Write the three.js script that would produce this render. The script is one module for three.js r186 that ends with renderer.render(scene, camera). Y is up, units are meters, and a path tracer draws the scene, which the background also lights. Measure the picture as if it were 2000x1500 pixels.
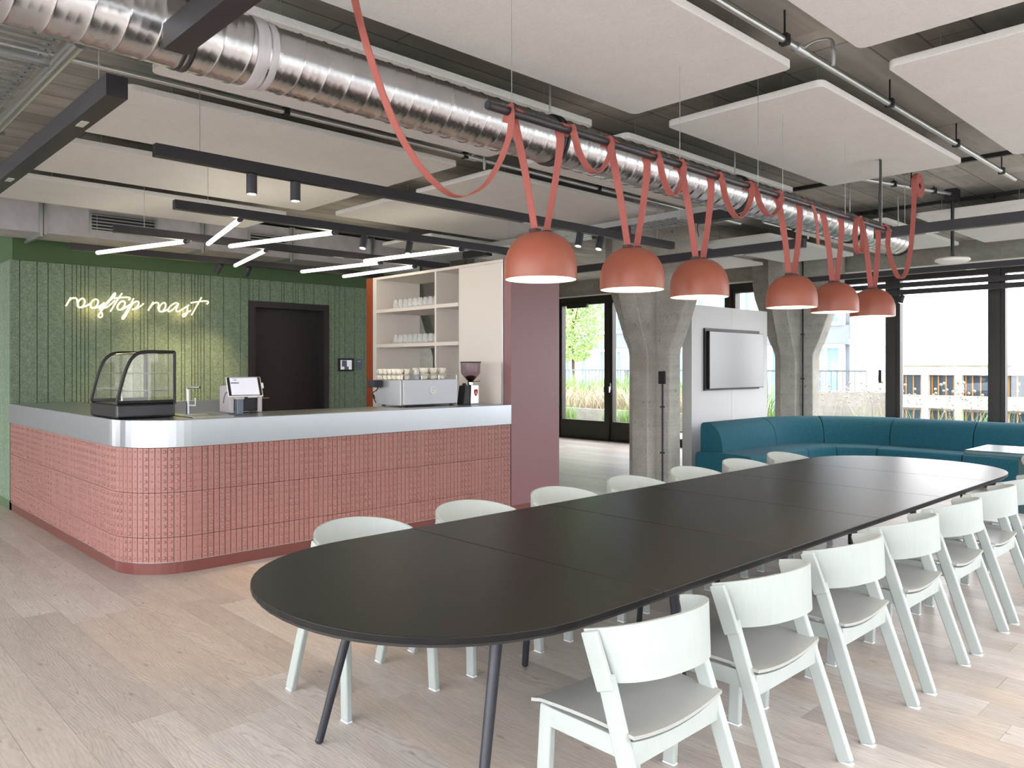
import * as THREE from 'three';
import { RoundedBoxGeometry } from 'three/addons/geometries/RoundedBoxGeometry.js';
import { mergeGeometries } from 'three/addons/utils/BufferGeometryUtils.js';

// ---------- camera, sky, exposure ----------
const scene = new THREE.Scene();
const renderer = new THREE.WebGLRenderer({ antialias: true });
renderer.toneMapping = THREE.LinearToneMapping;
renderer.toneMappingExposure = 9;
renderer.shadowMap.enabled = true;
const YAW = 43.75 * Math.PI / 180, EYE = 1.5, FOC = 1520;
const camera = new THREE.PerspectiveCamera(2 * Math.atan(750 / FOC) * 180 / Math.PI, 4 / 3, 0.05, 400);
camera.position.set(0, EYE, 0);
camera.rotation.y = -YAW;
camera.setViewOffset(2000, 1500, 0, 34, 2000, 1500);
scene.add(camera);
scene.background = new THREE.Color().setRGB(1.0, 1.0, 1.02);   // bright even overcast sky

// ---------- helpers ----------
// The room is laid out in X (along the counter), y (up) and D (away along the counter's short side); D = -z.
const V3 = THREE.Vector3, PI = Math.PI, sin = Math.sin, cos = Math.cos;
const P = (X, y, D) => new V3(X, y, -D);
let seed = 7;
const rnd = () => { seed = (seed * 1664525 + 1013904223) >>> 0; return seed / 4294967296; };
const used = {};
function numbered(n) { const k = used[n] = (used[n] ?? -1) + 1; return k ? n + '_' + String(k).padStart(3, '0') : n; }
function put(name, g, m, parent, kind) {
  const o = new THREE.Mesh(g, m);
  o.name = parent ? name : numbered(name);
  o.castShadow = o.receiveShadow = true;
  if (parent?.userData.base) g.translate(-parent.userData.base.x, -parent.userData.base.y, -parent.userData.base.z);
  (parent || scene).add(o);
  if (kind) o.userData.kind = kind;
  return o;
}
// a thing: group at its base; geometry given in world space is moved under it
function thing(name, label, category, base, group) {
  const o = new THREE.Group(); o.name = numbered(name); scene.add(o);
  o.userData = { label, category };
  if (group) o.userData.group = group;
  if (base) o.position.copy(base);
  Object.defineProperty(o.userData, 'base', { value: base || null, enumerable: false, writable: true });
  return o;
}
const sub = (name, g, m, part, root) => { const b = root.userData.base; if (b) g.translate(-b.x, -b.y, -b.z); const o = new THREE.Mesh(g, m); o.name = name; o.castShadow = o.receiveShadow = true; part.add(o); return o; };
function struct(name, label, category, g, m) { const o = put(name, g, m); o.userData = { kind: 'structure', label, category }; return o; }
function copyOf(o, label) { const c = o.clone(); c.name = numbered(o.name.replace(/_\d{3}$/, '')); c.userData = { ...o.userData }; if (label) c.userData.label = label; scene.add(c); return c; }

const bx = (x0, x1, y0, y1, d0, d1) => new THREE.BoxGeometry(x1 - x0, y1 - y0, d1 - d0).translate((x0 + x1) / 2, (y0 + y1) / 2, -(d0 + d1) / 2);
const rb = (x0, x1, y0, y1, d0, d1, r = 0.006, s = 2) => new RoundedBoxGeometry(x1 - x0, y1 - y0, d1 - d0, s, r).translate((x0 + x1) / 2, (y0 + y1) / 2, -(d0 + d1) / 2);
function M(list) {
  return mergeGeometries(list.map((g) => { const h = g.index ? g.toNonIndexed() : g.clone(); for (const k of Object.keys(h.attributes)) if (!['position', 'normal', 'uv'].includes(k)) h.deleteAttribute(k); return h; }));
}
// uv in metres from the position, by the main axis of the normal
function uvm(g, s = 1, rot = false) {
  const h = g.index ? g.toNonIndexed() : g, p = h.attributes.position, n = h.attributes.normal, uv = new Float32Array(p.count * 2);
  for (let i = 0; i < p.count; i++) {
    const ax = Math.abs(n.getX(i)), ay = Math.abs(n.getY(i)), az = Math.abs(n.getZ(i)), x = p.getX(i), y = p.getY(i), z = p.getZ(i);
    let u, v; if (ay >= ax && ay >= az) { u = x; v = z; } else if (ax >= az) { u = z; v = y; } else { u = x; v = y; }
    uv[2 * i] = (rot ? v : u) * s; uv[2 * i + 1] = (rot ? u : v) * s;
  }
  h.setAttribute('uv', new THREE.BufferAttribute(uv, 2)); return h;
}
const UP = new V3(0, 1, 0);
function beam(a, b, w, d, r = 0.005) {
  const v = b.clone().sub(a), L = v.length();
  return new RoundedBoxGeometry(w, L, d, 2, r).applyQuaternion(new THREE.Quaternion().setFromUnitVectors(UP, v.normalize())).translate((a.x + b.x) / 2, (a.y + b.y) / 2, (a.z + b.z) / 2);
}
function cyl(a, b, r0, r1 = r0, seg = 16, open = false) {
  const v = b.clone().sub(a), L = v.length();
  return new THREE.CylinderGeometry(r1, r0, L, seg, 1, open).applyQuaternion(new THREE.Quaternion().setFromUnitVectors(UP, v.normalize())).translate((a.x + b.x) / 2, (a.y + b.y) / 2, (a.z + b.z) / 2);
}
const curve = (pts, closed = false) => new THREE.CatmullRomCurve3(pts, closed, 'centripetal');
const tube = (pts, r, n = 24, k = 8, closed = false) => new THREE.TubeGeometry(curve(pts, closed), n, r, k, closed);
const lathe = (pts, n = 24) => new THREE.LatheGeometry(pts.map(([a, b]) => new THREE.Vector2(a, b)), n);
function quads(grid, closedU = false) {   // grid[i][j] of V3 -> smooth surface
  const nu = grid.length, nv = grid[0].length, pos = [], idx = [], uv = [];
  grid.forEach((row, i) => row.forEach((p, j) => { pos.push(p.x, p.y, p.z); uv.push(i / (nu - 1), j / (nv - 1)); }));
  for (let i = 0; i < nu - (closedU ? 0 : 1); i++) for (let j = 0; j < nv - 1; j++) { const a = i * nv + j, b = ((i + 1) % nu) * nv + j; idx.push(a, b, a + 1, b, b + 1, a + 1); }
  const g = new THREE.BufferGeometry(); g.setAttribute('position', new THREE.Float32BufferAttribute(pos, 3)); g.setAttribute('uv', new THREE.Float32BufferAttribute(uv, 2)); g.setIndex(idx); g.computeVertexNormals(); return g;
}
// a flat strap swept along points; wd(t) gives the direction of its width
function strap(pts, wd, w = 0.034, th = 0.0045, n = 40) {
  const c = curve(pts), rows = [[], [], [], []];
  for (let i = 0; i <= n; i++) {
    const t = i / n, p = c.getPoint(t), T = c.getTangent(t), W = wd(t).clone(); W.addScaledVector(T, -W.dot(T)).normalize();
    const N = T.clone().cross(W).normalize().multiplyScalar(th / 2); W.multiplyScalar(w / 2);
    rows[0].push(p.clone().add(W).add(N)); rows[1].push(p.clone().sub(W).add(N)); rows[2].push(p.clone().sub(W).sub(N)); rows[3].push(p.clone().add(W).sub(N));
  }
  return M([0, 1, 2, 3].map((k) => quads([rows[k], rows[(k + 1) % 4]])));
}
function shapeOf(pts) { const s = new THREE.Shape(); pts.forEach(([a, b], i) => i ? s.lineTo(a, b) : s.moveTo(a, b)); s.closePath(); return s; }
// outline in (X, D) extruded upwards from y0 to y1
function slab(pts, y0, y1, bev = 0, seg = 1) {
  const g = new THREE.ExtrudeGeometry(shapeOf(pts), { depth: y1 - y0 - 2 * bev, bevelEnabled: bev > 0, bevelSize: bev, bevelThickness: bev, bevelOffset: -bev, bevelSegments: 2, curveSegments: seg });
  return g.rotateX(-PI / 2).translate(0, y0 + bev, 0);   // shape y becomes -z, which is D
}
function roundRect(x0, x1, d0, d1, r, n = 5) {
  const o = []; for (const [cx, cd, a] of [[x1 - r, d0 + r, -PI / 2], [x1 - r, d1 - r, 0], [x0 + r, d1 - r, PI / 2], [x0 + r, d0 + r, PI]]) for (let k = 0; k <= n; k++) o.push([cx + r * cos(a + k / n * PI / 2), cd + r * sin(a + k / n * PI / 2)]); return o;
}
// outline in (a, y) extruded along D from d0 to d1 (a = X)
const prismD = (pts, d0, d1, bev = 0) => new THREE.ExtrudeGeometry(shapeOf(pts), { depth: d1 - d0 - 2 * bev, bevelEnabled: bev > 0, bevelSize: bev, bevelThickness: bev, bevelOffset: -bev, bevelSegments: 2 }).translate(0, 0, -d1 + bev);
// outline in (D, y) extruded along X from x0 to x1
const prismX = (pts, x0, x1) => new THREE.ExtrudeGeometry(shapeOf(pts.map(([d, y]) => [d, y])), { depth: x1 - x0, bevelEnabled: false }).rotateY(PI / 2).translate(x0, 0, 0);

// ---------- textures ----------
function vnoise(sd) {
  const T = new Float32Array(65536); let s = sd; for (let i = 0; i < 65536; i++) { s = (s * 1664525 + 1013904223) >>> 0; T[i] = s / 4294967296; }
  return (x, y, px = 256, py = 256) => {   // value noise, tiling at px, py
    const xi = Math.floor(x), yi = Math.floor(y); let fx = x - xi, fy = y - yi; fx = fx * fx * (3 - 2 * fx); fy = fy * fy * (3 - 2 * fy);
    const X0 = ((xi % px) + px) % px, X1 = (X0 + 1) % px, Y0 = ((yi % py) + py) % py, Y1 = (Y0 + 1) % py;
    const a = T[Y0 * 256 + X0], b = T[Y0 * 256 + X1], c = T[Y1 * 256 + X0], d = T[Y1 * 256 + X1];
    return a + (b - a) * fx + (c - a) * fy + (a - b - c + d) * fx * fy;
  };
}
const N1 = vnoise(11), N2 = vnoise(29), N3 = vnoise(53);
function tex(w, h, f, srgb = true, rx = 1, ry = rx) {
  const d = new Uint8Array(w * h * 4);
  for (let y = 0; y < h; y++) for (let x = 0; x < w; x++) { const c = f(x / w, y / h, x, y), i = 4 * (y * w + x); d[i] = c[0]; d[i + 1] = c[1] ?? c[0]; d[i + 2] = c[2] ?? c[0]; d[i + 3] = 255; }
  const t = new THREE.DataTexture(d, w, h); t.wrapS = t.wrapT = THREE.RepeatWrapping; t.magFilter = THREE.LinearFilter; t.minFilter = THREE.LinearMipmapLinearFilter; t.generateMipmaps = true;
  if (srgb) t.colorSpace = THREE.SRGBColorSpace; t.repeat.set(rx, ry); t.needsUpdate = true; return t;
}
const fbm = (n, x, y, p, o = 4) => { let v = 0, a = 0.5, f = 1, s = 0; for (let k = 0; k < o; k++) { v += a * n(x * f, y * f, p * f, p * f); s += a; a *= 0.5; f *= 2; } return v / s; };
const mix = (a, b, t) => a + (b - a) * t, cl = (v) => v < 0 ? 0 : v > 1 ? 1 : v;
const blend = (A, B, t) => [mix(A[0], B[0], t), mix(A[1], B[1], t), mix(A[2], B[2], t)];

// oak: five planks side by side, each with its own cathedral grain
const LANES = 5;
const oakTex = tex(800, 2048, (u, v) => {
  const lane = Math.min(LANES - 1, Math.floor(u * LANES)), x = (u * LANES - lane) - 0.5, y = v * 10;
  const kind = [0.9, 0.25, 1.15, 0.0, 0.6][lane], wob = fbm(N1, u * 20, y * 1.2, 20, 3) - 0.5, off = [0.1, -0.3, 0.05, 0.2, -0.12][lane];
  const xx = x - off + 0.25 * (N2(y * 0.35 + lane * 9, lane * 3.7) - 0.5);
  const ring = mix(xx * 9, Math.sqrt(xx * xx * 90 + 0.2) * 1.6 + (y - 5) * (0.55 + 0.2 * lane), Math.min(1, kind)) + wob * 2.1;
  const fr = ring - Math.floor(ring), line = cl(1 - Math.abs(fr - 0.5) * 5.5) * (0.35 + 0.65 * N3(u * 60, y * 2));
  const fib = N2(u * 230, y * 7, 230, 70), fib2 = N3(u * 110, y * 2.5, 110, 25), tone = fbm(N2, u * 15 + 3, y * 0.5, 15, 3) - 0.5;
  let c = blend([186, 177, 169], [206, 198, 191], 0.5 + tone * 0.9);
  c = blend(c, [140, 128, 118], line * 0.62 * (0.45 + 0.55 * Math.min(1, kind)));
  const k = 1 + (fib - 0.5) * 0.07 + (fib2 - 0.5) * 0.06;
  const knot = cl(1 - Math.hypot((xx + 0.12) * 7, (y - 2.3 - lane * 1.3) * 2.2) * 2.6);
  c = blend(c, [104, 88, 76], knot * 0.55);
  return c.map((q) => Math.min(255, q * k));
});
const concTex = tex(1024, 1024, (u, v) => {
  const a = fbm(N1, u * 6, v * 6, 6, 5), b = fbm(N2, u * 24, v * 24, 24, 3), st = fbm(N3, u * 3, v * 40, 3, 2), c = N1(u * 120, v * 120, 120, 120);
  let t = (a - 0.5) * 0.75 + (b - 0.5) * 0.3 + (st - 0.5) * 0.28; const pit = cl((N2(u * 90, v * 90, 90, 90) - 0.9) * 9) * cl((b - 0.45) * 5);
  let col = blend([150, 149, 145], [206, 205, 201], cl(0.5 + t)); col = blend(col, [165, 154, 140], cl((fbm(N3, u * 4 + 2, v * 4, 4, 3) - 0.5) * 1.6));
  const k = (1 + (c - 0.5) * 0.08) * (1 - pit * 0.45); return col.map((q) => q * k);
});
const slabTex = tex(1024, 1024, (u, v) => {   // 4 m of board-marked concrete, boards 0.25 m wide running along u
  const row = Math.floor(v * 16), fy = v * 16 - row, a = fbm(N1, u * 5 + row * 1.7, v * 12, 256, 4), b = fbm(N2, u * 40, v * 90, 256, 2), st = fbm(N3, u * 2 + row * 5, v * 120, 256, 2);
  let t = (a - 0.5) * 1.0 + (b - 0.5) * 0.25 + (st - 0.5) * 0.45 + (N3(row * 3.1, 4.4) - 0.5) * 0.25;
  let c = blend([134, 132, 126], [184, 181, 174], cl(0.5 + t)); c = blend(c, [158, 144, 128], cl((fbm(N2, u * 3, v * 3 + 7, 256, 3) - 0.5) * 1.5));
  const seam = Math.min(fy, 1 - fy) < 0.02 + 0.012 * N1(u * 60, row) ? 0.72 : 1, j = Math.abs(((u * 2 + N3(row * 7.7, 1.3)) % 1) - 0.5) < 0.003 ? 0.78 : 1;
  return c.map((q) => q * seam * j);
});
const slabBump = tex(512, 512, (u, v) => { const row = Math.floor(v * 16), fy = v * 16 - row; return [110 + 60 * N3(row * 3.1, 9) + 30 * fbm(N1, u * 8, v * 60, 256, 2) - (Math.min(fy, 1 - fy) < 0.03 ? 60 : 0)]; }, false);
const feltTex = tex(512, 512, (u, v) => { const a = N1(u * 150, v * 150, 150, 150), b = N2(u * 70, v * 70, 70, 70), c = N3(u * 256, v * 256), d = fbm(N1, u * 12, v * 12, 12, 3); const t = 0.45 * a + 0.3 * b + 0.25 * c; return blend([94, 115, 98], [164, 181, 156], cl((t - 0.5) * 1.5 + 0.45 + (d - 0.5) * 0.35)); });
const tealTex = tex(512, 512, (u, v) => { const a = N1(u * 180, v * 180, 180, 180), b = N2(u * 256, v * 60, 256, 60), c = N3(u * 60, v * 256, 60, 256); return blend([12, 62, 78], [44, 118, 134], cl(0.45 + (a - 0.5) * 0.5 + (b + c - 1) * 0.5)); });
const boardTex = tex(512, 512, (u, v) => { const a = N1(u * 128, v * 128, 128, 128), b = N2(u * 256, v * 30, 256, 30), d = fbm(N3, u * 8, v * 8, 8, 3); const q = 214 + (a - 0.5) * 8 + (b - 0.5) * 5 + (d - 0.5) * 6; return [q, q - 1, q - 3]; });
const brushTex = tex(512, 512, (u, v) => { return [128 + 60 * (N1(u * 4, v * 256, 4, 256) - 0.5)]; }, false);
const zincTex = tex(512, 512, (u, v) => { const a = fbm(N1, u * 10, v * 10, 10, 4), b = N2(u * 40, v * 40, 40, 40), c = N3(u * 18, v * 18, 18, 18); const q = 196 + (a - 0.5) * 26 + (b - 0.5) * 4; return [q, q, q + 3]; });
const zincRough = tex(256, 256, (u, v) => [118 + 40 * (fbm(N2, u * 12, v * 12, 12, 4) - 0.5) ], false);
const ashTex = tex(512, 512, (u, v) => { const q = 232 + 5 * (N1(u * 200, v * 12, 200, 12) - 0.5) + 5 * (fbm(N2, u * 14, v * 4, 14, 2) - 0.5); return [q * 0.985, q * 0.998, q * 0.99]; });
const stainTop = tex(512, 512, (u, v) => { const q = 22 + 6 * (N1(u * 10, v * 220, 10, 220) - 0.5) + 6 * (fbm(N2, u * 6, v * 30, 30, 2) - 0.5); return [q, q - 1, q - 1]; });
const strapTex = tex(256, 256, (u, v) => { const a = ((u * 32) % 1) < 0.5 ? 1 : 0.86, b = 0.92 + 0.12 * N1(u * 60, v * 60, 60, 60); return [172 * a * b, 96 * a * b, 88 * a * b]; });

// ---------- materials ----------
const S = (o) => new THREE.MeshStandardMaterial(o), Ph = (o) => new THREE.MeshPhysicalMaterial(o);
const mat = {
  slab: S({ map: slabTex, bumpMap: slabBump, bumpScale: 0.004, roughness: 0.85 }),
  conc: S({ map: concTex, color: 0xd8d6d0, roughness: 0.8 }), concPale: S({ map: concTex, color: 0xf2f0ec, roughness: 0.8 }),
  felt: S({ map: feltTex, roughness: 1 }), greenPaint: S({ color: 0x53704c, roughness: 0.75 }), greenDeep: S({ color: 0x24381f, roughness: 0.9 }),
  board: S({ map: boardTex, roughness: 0.95 }), boardEdge: S({ color: 0xd6d4cf, roughness: 0.9 }),
  black: S({ color: 0x1d1c20, roughness: 0.5 }), blackSatin: S({ color: 0x26242a, roughness: 0.42 }), graphite: S({ color: 0x33343b, roughness: 0.5, metalness: 0.2 }),
  frame: S({ color: 0x2e2a27, roughness: 0.5 }), doorBrown: S({ color: 0x332e31, roughness: 0.5 }),
  steel: Ph({ color: 0xbfc4ca, metalness: 1, roughness: 0.3, bumpMap: brushTex, bumpScale: 0.0003, anisotropy: 0.4 }),
  steelPlain: S({ color: 0xc9cdd2, metalness: 1, roughness: 0.28 }), chrome: S({ color: 0xe4e6e8, metalness: 1, roughness: 0.1 }),
  zinc: S({ map: zincTex, metalness: 1, roughness: 0.55, roughnessMap: zincRough, color: 0xffffff }), zincBox: S({ map: zincTex, color: 0xfbf8fb, metalness: 0.3, roughness: 0.5 }), pipe: S({ color: 0xc4c7c9, metalness: 0.9, roughness: 0.32 }),
  tile: S({ color: 0xa0726b, roughness: 0.42 }), tileJoint: S({ color: 0x5a342f, roughness: 0.8 }), kick: S({ color: 0x74403b, roughness: 0.38 }),
  mauve: S({ color: 0x8a6468, roughness: 0.4 }), terracotta: S({ color: 0x95482c, roughness: 0.45 }), lampShell: S({ color: 0x904f3c, roughness: 0.42 }), lampInner: S({ color: 0xf3e6da, roughness: 0.7, side: THREE.DoubleSide }),
  glowLamp: S({ color: 0xffffff, emissive: new THREE.Color(1.0, 0.86, 0.66), emissiveIntensity: 0.5 }), glowTube: S({ color: 0xffffff, emissive: new THREE.Color(1.0, 0.89, 0.7), emissiveIntensity: 0.8 }), glowNeon: S({ color: 0xffffff, emissive: new THREE.Color(1.0, 0.74, 0.4), emissiveIntensity: 0.17 }), glowSpot: S({ color: 0xffffff, emissive: new THREE.Color(1.0, 0.84, 0.62), emissiveIntensity: 0.6 }),
  led: S({ color: 0xd8d8d4, roughness: 0.3, metalness: 0.5 }),
  strap: S({ map: strapTex, roughness: 0.85 }), strapDark: S({ color: 0x3a2b29, roughness: 0.7 }),
  tableTop: Ph({ map: stainTop, roughness: 0.36, specularIntensity: 0.4 }), tableEdge: S({ color: 0x17161a, roughness: 0.4 }), tableLeg: S({ color: 0x20222c, roughness: 0.4 }),
  chair: S({ map: ashTex, color: 0xb9bfbe, roughness: 0.48 }), chairSeat: S({ map: ashTex, color: 0xb2b2b0, roughness: 0.38 }), glide: S({ color: 0xdfe6ee, roughness: 0.4 }),
  teal: S({ map: tealTex, roughness: 0.95 }), tealTable: S({ color: 0x46666c, roughness: 0.3 }),
  white: S({ color: 0xeae8e6, roughness: 0.6 }), shelf: S({ color: 0xdcd5cf, roughness: 0.55 }), tvWall: S({ color: 0xd9dadc, roughness: 0.6 }), offWhite: S({ color: 0xe6e3da, roughness: 0.5 }),
  machine: S({ color: 0xb6b9be, roughness: 0.4, metalness: 0.55 }), cup: Ph({ color: 0xefe8d8, roughness: 0.3, clearcoat: 0.4 }),
  glass: Ph({ color: 0xffffff, transmission: 1, thickness: 0, roughness: 0.0, ior: 1.5, side: THREE.DoubleSide }), glassware: Ph({ color: 0xf6f8fa, transmission: 0.7, thickness: 0, roughness: 0.08, ior: 1.5, side: THREE.DoubleSide }), smoke: Ph({ color: 0xc9bcc4, transmission: 1, thickness: 0, roughness: 0.05, ior: 1.4 }),
  pane: Ph({ color: 0xffffff, transmission: 1, thickness: 0, roughness: 0.0, ior: 1.45 }),
  tv: Ph({ color: 0x353c45, roughness: 0.3, clearcoat: 0.3, clearcoatRoughness: 0.25 }), bean: S({ color: 0x38211a, roughness: 0.5 }), red: S({ color: 0xb0223a, roughness: 0.4 }), screen: S({ color: 0xc9c9d4, roughness: 0.25, emissive: new THREE.Color(0.8, 0.8, 0.9), emissiveIntensity: 0.05 }), ink: S({ color: 0x2a2a30, roughness: 0.5 }),
  aluGrey: S({ color: 0x6d7784, roughness: 0.4, metalness: 0.5 }), printer: S({ color: 0xc9c1c6, roughness: 0.5 }),
  bldWhite: S({ color: 0xdcdee0, roughness: 0.7 }), bldGrey: S({ color: 0x565d66, roughness: 0.6 }), bldGlass: S({ color: 0x6f8796, roughness: 0.12, metalness: 0.3 }), bldStone: S({ map: concTex, color: 0xe8e4dc, roughness: 0.9 }), bldWood: S({ color: 0x7c5a2c, roughness: 0.7 }), bldPale: S({ color: 0xa3a3a0, roughness: 0.8 }), bldDark: S({ color: 0x2b3a44, roughness: 0.2, metalness: 0.2 }), terrace: S({ map: concTex, color: 0xd8d6d2, roughness: 0.9 }), rail: S({ color: 0x5f666d, roughness: 0.6 }),
  soil: S({ color: 0x3d352b, roughness: 1 }), bark: S({ color: 0x4b4036, roughness: 0.9 }),
  leafG: S({ color: 0x7f9f5a, roughness: 0.7, side: THREE.DoubleSide }), leafTree: S({ color: 0x95b470, roughness: 0.7, side: THREE.DoubleSide }), straw: S({ color: 0xbcb29c, roughness: 0.8, side: THREE.DoubleSide }),
};
const oak = [0xffffff, 0xf2efec, 0xfaf4ee, 0xe9e7e6].map((c) => S({ map: oakTex, color: c, roughness: 0.42 }));

// ---------- the room shell ----------
const CEIL = 3.27, FX = 12.24;
struct('ceiling', 'dark board-marked concrete ceiling slab above the hung panels', 'ceiling', uvm(bx(-2.8, 12.75, CEIL, CEIL + 0.25, -1.9, 14.3), 0.25), mat.slab);
// floor: oak planks along D
{
  const fl = new THREE.Group(); fl.name = 'floor'; fl.userData = { kind: 'structure', label: 'pale oak plank floor with wavy grain', category: 'floor' }; scene.add(fl);
  put('screed', bx(-2.8, 12.3, -0.2, -0.014, -1.9, 14.3), mat.soil, fl);
  const W = 0.19, L = 1.9, gs = [];
  for (let k = 0; k < LANES * 3; k++) {
    const g = new THREE.BoxGeometry(W - 0.0014, 0.012, L - 0.0014).toNonIndexed(), p = g.attributes.position, uv = g.attributes.uv, lane = k % LANES, flip = k % 2 ? -1 : 1, sh = [0, 0.31, 0.62][Math.floor(k / LANES)];
    for (let i = 0; i < p.count; i++) uv.setXY(i, (lane + 0.5 + flip * p.getX(i) / W * 0.97) / LANES, (p.getZ(i) / L + 0.5) * 0.98 * flip + sh);
    gs.push(g);
  }
  const all = [];
  for (let c = 0, X = -2.7 + W / 2; X < 12.3; X += W, c++) { const st = rnd() * L; for (let D = -1.8 - st + L / 2; D < 14.3; D += L) {
    const F = X * sin(YAW) + D * cos(YAW), r = (X * cos(YAW) - D * sin(YAW)) / F; all.push({ X, D, k: Math.floor(rnd() * gs.length), m: Math.floor(rnd() * 4), F, seen: F > 0.9 && Math.abs(r) < 0.75 && !(X > 2.1 && X < 6 && D > 6.2) && !(X > 1.9 && X < 7 && D > 10) });
  } }
  all.sort((a, b) => (b.seen - a.seen) || (a.F - b.F));
  const rest = [[], [], [], []];
  all.forEach((q, i) => { if (i < 300) { const o = put('plank', gs[q.k], oak[q.m], fl); o.position.set(q.X, -0.006, -q.D); } else rest[q.m].push(gs[q.k].clone().translate(q.X, -0.006, -q.D)); });
  rest.forEach((r, i) => put('far_planks', M(r), oak[i], fl, 'stuff'));
}
// opposite glazed side of the room behind the viewer, plain end walls
struct('wall_end', 'plain concrete end wall behind the bar core', 'wall', uvm(bx(-2.8, 12.3, 0, CEIL, 14.1, 14.3), 0.25), mat.conc);
struct('wall_side', 'plain pale side wall of the long room', 'wall', uvm(M([bx(-2.8, -2.6, 0, CEIL, 6.7, 9.8), bx(-2.8, -2.6, 0, CEIL, 13.07, 14.1)]), 0.25), mat.concPale);

// ---------- glazed facades ----------
let winN = 0;
function windowBay(axis, at, a, b, y0, y1, o = {}) {   // axis 'X': plane X = at, from D a to b
  const w = new THREE.Group(); w.name = 'window_' + (++winN); w.userData = { kind: 'structure', label: o.label || 'tall dark-framed facade window', category: 'window' }; scene.add(w);
  const f = 0.075, t = 0.12, box = (p0, p1, q0, q1, in0, in1) => axis === 'X' ? bx(at + in0, at + in1, q0, q1, p0, p1) : bx(p0, p1, q0, q1, at + in0, at + in1);
  const sgn = o.sgn ?? 1, i0 = sgn > 0 ? 0 : -t, i1 = sgn > 0 ? t : 0;
  put('frame', M([box(a, a + f, y0, y1, i0, i1), box(b - f, b, y0, y1, i0, i1), box(a + f, b - f, y1 - f, y1, i0, i1), box(a + f, b - f, y0, y0 + (o.sill ?? f), i0, i1)]), mat.frame, w);
  const pm = (i0 + i1) / 2; put('pane', box(a + f - 0.01, b - f + 0.01, y0 + (o.sill ?? f) - 0.01, y1 - f + 0.01, pm - 0.003, pm + 0.003), mat.pane, w);
  return w;
}
const mull = [-1.82, -0.68, 0.52, 1.80, 3.13, 4.50, 5.87, 7.24, 8.61, 9.98, 11.35, 12.72, 14.1];
for (let i = 0; i < mull.length - 1; i++) {
  const w = windowBay('X', FX, mull[i] + 0.03, mull[i + 1] - 0.03, 0.03, 2.86, { sill: i >= 8 && i <= 9 ? 0.36 : 0.12, label: i >= 8 && i <= 9 ? 'dark-framed glazed terrace door beside the concrete column' : 'tall dark-framed window in the long facade, bay ' + ['at the room corner', 'past the side table', 'behind the side table', 'showing the stone building', 'showing open sky and stone building', 'showing the finned building', 'behind the screen wall', 'beside the terrace door', '', '', 'beyond the terrace door', 'at the far corner'][i] });
  if (i === 8 || i === 9) { w.userData.label = i === 9 ? 'glazed terrace door leaf with closer arm and black lever' : 'glazed terrace door leaf with pale lever beside the concrete column';
    const D = i === 9 ? mull[i] + 0.06 : mull[i + 1] - 0.06; put('handle', M([rb(FX - 0.03, FX, 1.03, 1.17, D - 0.02, D + 0.02), rb(FX - 0.06, FX - 0.03, 0.98, 1.1, D - 0.012, D + 0.012)]), i === 9 ? mat.black : mat.chrome, w);
    if (i === 9) put('door_closer', rb(FX - 0.07, FX - 0.005, 2.72, 2.8, 10.5, 11.05), mat.graphite, w); }
  if (mull[i] === 4.5) put('handle', M([rb(FX - 0.025, FX, 1.25, 1.45, 4.66, 4.70), rb(FX - 0.06, FX - 0.025, 1.28, 1.38, 4.67, 4.69)]), mat.black, w);
}
struct('trim_1', 'dark header and mullion posts of the long window facade', 'window frame', M([bx(FX - 0.02, FX + 0.14, 2.86, 2.97, -1.82, 14.1), bx(FX - 0.02, FX + 0.14, 0, 0.03, -1.82, 14.1), ...mull.map((d) => bx(FX - 0.03, FX + 0.14, 0, 2.97, d - 0.05, d + 0.05))]), mat.frame);
struct('trim_2', 'pale light line under the concrete lintel of the facade', 'trim', bx(FX - 0.06, FX - 0.03, 2.945, 2.97, -1.82, 14.1), mat.offWhite);
struct('wall_facade', 'bare concrete lintel band above the window facade', 'wall', uvm(bx(FX - 0.1, FX + 0.2, 2.97, CEIL, -1.82, 14.1), 0.25), mat.conc);
for (let X = -2.6, i = 0; X < 12; X += 1.9, i++) windowBay('D', -1.7, X + 0.03, X + 1.87, 0.03, 3.1, { sill: 0.14, sgn: -1, label: 'tall dark-framed window in the glazed side facing the counter' });
struct('trim_3', 'dark header of the glazed side facing the counter', 'window frame', M([bx(-2.6, 12.3, 3.1, CEIL, -1.82, -1.7), bx(-2.6, 12.3, 0, 0.03, -1.82, -1.7)]), mat.frame);
for (const D of [-1.7, 0.4, 2.5, 4.6, 9.8, 11.0]) windowBay('X', -2.6, D + 0.03, D + (D === 9.8 ? 1.17 : 2.07), 0.03, 3.1, { sill: 0.14, sgn: -1, label: 'tall dark-framed window in the short glazed end' });
struct('trim_4', 'dark header of the short glazed end', 'window frame', M([bx(-2.72, -2.6, 3.1, CEIL, -1.7, 6.7), bx(-2.72, -2.6, 0, 0.03, -1.7, 6.7), bx(-2.72, -2.6, 3.1, CEIL, 9.8, 13.07), bx(-2.72, -2.6, 0, 0.03, 9.8, 13.07)]), mat.frame);

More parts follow.
